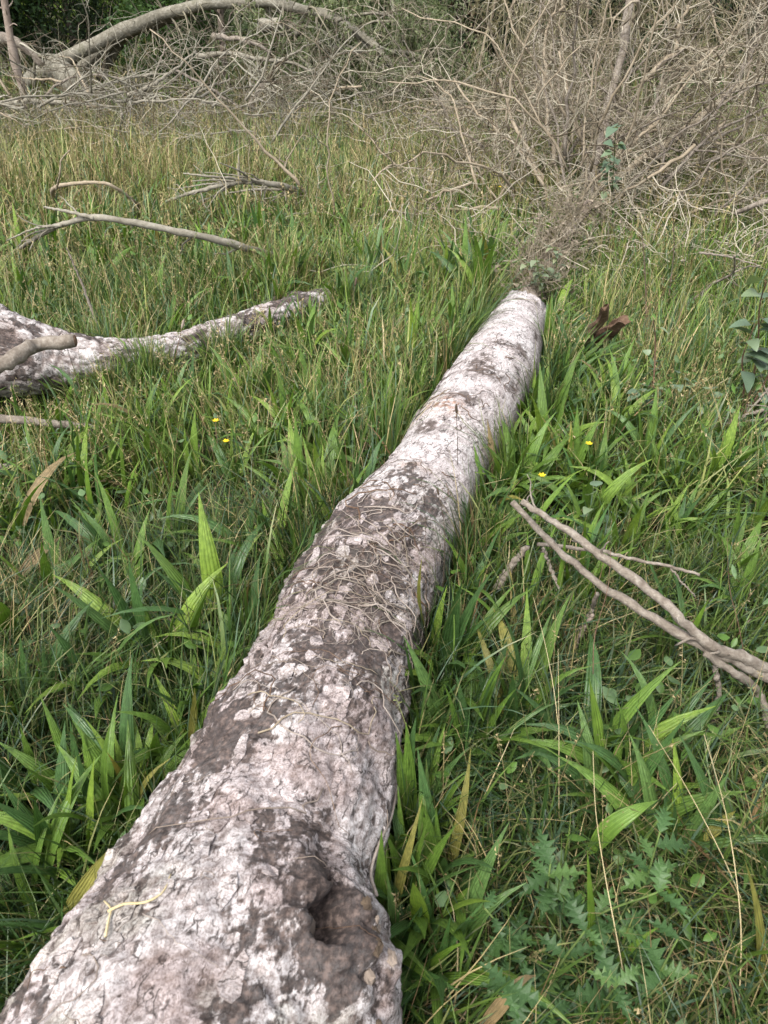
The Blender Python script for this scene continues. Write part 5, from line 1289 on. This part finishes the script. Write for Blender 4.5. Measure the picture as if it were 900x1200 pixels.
# taller tufts hugging the logs
tx, ty = [], []
for px, py in [(130, 470), (150, 452), (185, 458), (265, 432), (140, 440), (410, 372), (105, 460), (165, 445), (120, 462), (140, 458), (150, 462), (95, 470)]:
    p = at_z(px, py, 0.0); tx.append(p[0] + rng.normal(0, 0.05, 60)); ty.append(p[1] - 0.1 + rng.normal(0, 0.04, 60))
for sd in (-1, 1):
    k = rng.integers(200, big.ns - 10, 4200); off = big.r[k] + np.abs(rng.normal(0, 0.06, 4200)) + 0.012
    kp_ = vnoise(xy3(k / 22.0, np.full(4200, sd * 5.0)), 5) > 0.45
    tx.append((big.C[k, 0] + sd * off * big.A[k, 0])[kp_]); ty.append((big.C[k, 1] + sd * off * big.A[k, 1])[kp_])
tx, ty = np.concatenate(tx), np.concatenate(ty)
grass_band('tall_tufts', 'taller grass tufts crowding the flanks of both logs', 1, 2, len(tx), (0.28, 0.52), (0.003, 0.008), 6, 0.10, 0.10, at=(tx, ty), laid=0.0, lim=0.07)
grass_band('tall_dry_grass', 'tall pale dry grass standing against the brush', 7.6, 11.8, 13000, (0.22, 0.52), (0.005, 0.009), 4, 0.42, 0.6, laid=0.3)

# flowering grass stems with loose seed heads
def seed_stems(name, label, r0, r1, n, h, rs, nsp, spk, straw=0.6, half=R(46)):
    u = rng.random(n); r = np.sqrt(r0 ** 2 + u * (r1 ** 2 - r0 ** 2)); a = rng.uniform(-half, half, n)
    x, y = r * np.sin(a), r * np.cos(a)
    ok = np.ones(n, bool)
    for l in LOGS: ok &= ~l.inside2d(x, y, 0.06)
    ok &= rng.random(n) < 0.25 + 1.2 * sstep(0.42, 0.6, fbm(xy3(x * 1.3, y * 1.3), 2, 44))
    x, y = x[ok], y[ok]; n = len(x)
    K = 5; t = np.linspace(0, 1, K)
    az = rng.uniform(0, 2 * PI, n); lean = np.abs(rng.normal(0.25, 0.2, n)); H = rng.uniform(h[0], h[1], n) * height_scale(x, y) ** 0.7
    P = np.stack([x[:, None] + (np.cos(az) * lean * H)[:, None] * t[None] ** 1.6, y[:, None] + (np.sin(az) * lean * H)[:, None] * t[None] ** 1.6, ground_z(x, y)[:, None] + H[:, None] * t[None] * (1 - 0.12 * t[None])], -1)
    for l in LOGS: P = l.push(P, 0.01)
    rad = rs * np.linspace(1, 0.6, K)[None] * rng.uniform(0.7, 1.3, (n, 1))
    V, F = tubes(P, rad, 3, False)
    st_ = rng.random((n, 1)) < straw
    c1 = np.where(st_, np.array([0.34, 0.27, 0.14]), np.array([0.15, 0.17, 0.06])) * rng.uniform(0.7, 1.2, (n, 1))
    C1 = np.repeat(c1, K * 3, 0)
    m = nsp
    tt_ = rng.uniform(0.72, 1.0, (n, m)); kk = np.minimum((tt_ * (K - 1)).astype(int), K - 2); ff = (tt_ * (K - 1) - kk)[..., None]
    ix = np.arange(n)[:, None]
    c = P[ix, kk] * (1 - ff) + P[ix, kk + 1] * ff + rng.normal(0, 1, (n, m, 3)) * (spk * 2.6 * (1.15 - tt_))[..., None] * 1.6
    v2, f2, c2 = leaf_quads(c.reshape(-1, 3), spk, np.repeat(c1 * 0.95, m, 0) * rng.uniform(0.7, 1.25, (n * m, 1)), -0.6)
    Vj, Fj = join([(V, F), (v2, [f2])])
    tag(part(name, Vj, Fj, M_grass, None, np.concatenate([C1, c2]), smooth=False), label, 'grass', kind='stuff')
seed_stems('seeding_grass', 'scattered straw seed stems in the near grass', 0.5, 2.4, 420, (0.3, 0.55), 0.0009, 14, 0.004)
seed_stems('seeding_grass', 'fine seeding grass stems between the two logs', 2.4, 5.0, 2600, (0.25, 0.5), 0.0012, 14, 0.0055)
seed_stems('seeding_grass', 'dry seeding grass stems up against the brush', 5.0, 11.0, 5200, (0.25, 0.55), 0.0018, 9, 0.009, 0.7)

# further ribwort leaves, too many and too mixed into the grass to count
nb = 7000
u = rng.random(nb); r = 0.4 + 6.6 * u ** 0.8; a = rng.uniform(-R(48), R(48), nb); x, y = r * np.sin(a), r * np.cos(a)
keep = fbm(xy3(x * 1.8, y * 1.8), 2, 65) > 0.47
for l in LOGS: keep &= ~l.inside2d(x, y, 0.02)
x, y = x[keep], y[keep]; k5 = rng.integers(max(1, len(x) // 5), size=len(x)); x, y = x[k5] + rng.normal(0, 0.02, len(x)), y[k5] + rng.normal(0, 0.02, len(x)); nb = len(x)
V, Q, T, Ac = blades(np.stack([x, y, ground_z(x, y)], -1), rng.uniform(0.14, 0.36, nb), rng.uniform(0.010, 0.024, nb), rng.uniform(0, 2 * PI, nb), np.abs(rng.normal(0.2, 0.2, nb)), rng.uniform(0.1, 1.5, nb), 6, twist=rng.normal(0, 0.3, nb), roll=rng.normal(0, 0.4, nb), prof='lance', wide=3, fold=0.4)
V, ok = settle(V); Q = Q[:ok.sum() * 12]; T, Ac, nb = T[ok], Ac[ok], int(ok.sum())
col = np.where(rng.random((nb, 1)) < 0.45, np.array([0.06, 0.13, 0.035]), np.array([0.12, 0.21, 0.03])) * rng.uniform(0.7, 1.25, (nb, 1))
yl = rng.random((nb, 1)); col = np.where(yl < 0.025, np.array([0.30, 0.25, 0.09]), col)
tag(part('meadow_leaves', V, Q, M_meadow, None, np.broadcast_to(col[:, None, None, :], V.shape), np.stack([Ac.ravel(), T.ravel(), 0 * T.ravel()], -1)), 'mixed strap leaves scattered all through the grass', 'leaves', kind='stuff')

# small broad forb leaves low between the blades
nf = 9000
u = rng.random(nf); r = np.sqrt(0.3 + u * (6.0 ** 2)); a = rng.uniform(-R(48), R(48), nf); x, y = r * np.sin(a), r * np.cos(a)
keep = (fbm(xy3(x * 2, y * 2), 2, 55) > 0.5)
for l in LOGS: keep &= ~l.inside2d(x, y, 0.03)
x, y = x[keep], y[keep]; nf = len(x)
base = np.stack([x, y, ground_z(x, y) + rng.uniform(0.02, 0.2, nf)], -1)
V, Q, T, Ac = blades(base, rng.uniform(0.02, 0.05, nf), rng.uniform(0.014, 0.03, nf), rng.uniform(0, 2 * PI, nf), rng.uniform(0.6, 1.4, nf), rng.uniform(0, 0.6, nf), 4, prof='oval', wide=3, fold=0.3, zmin=-1)
col = np.where(rng.random((nf, 1)) < 0.4, np.array([0.085, 0.14, 0.06]), np.array([0.06, 0.12, 0.02])) * rng.uniform(0.7, 1.3, (nf, 1))
tag(part('ground_herbs', V, Q, M_grass, None, np.broadcast_to(col[:, None, None, :], V.shape)), 'small round leaved herbs low between the grass blades', 'herbs', kind='stuff')
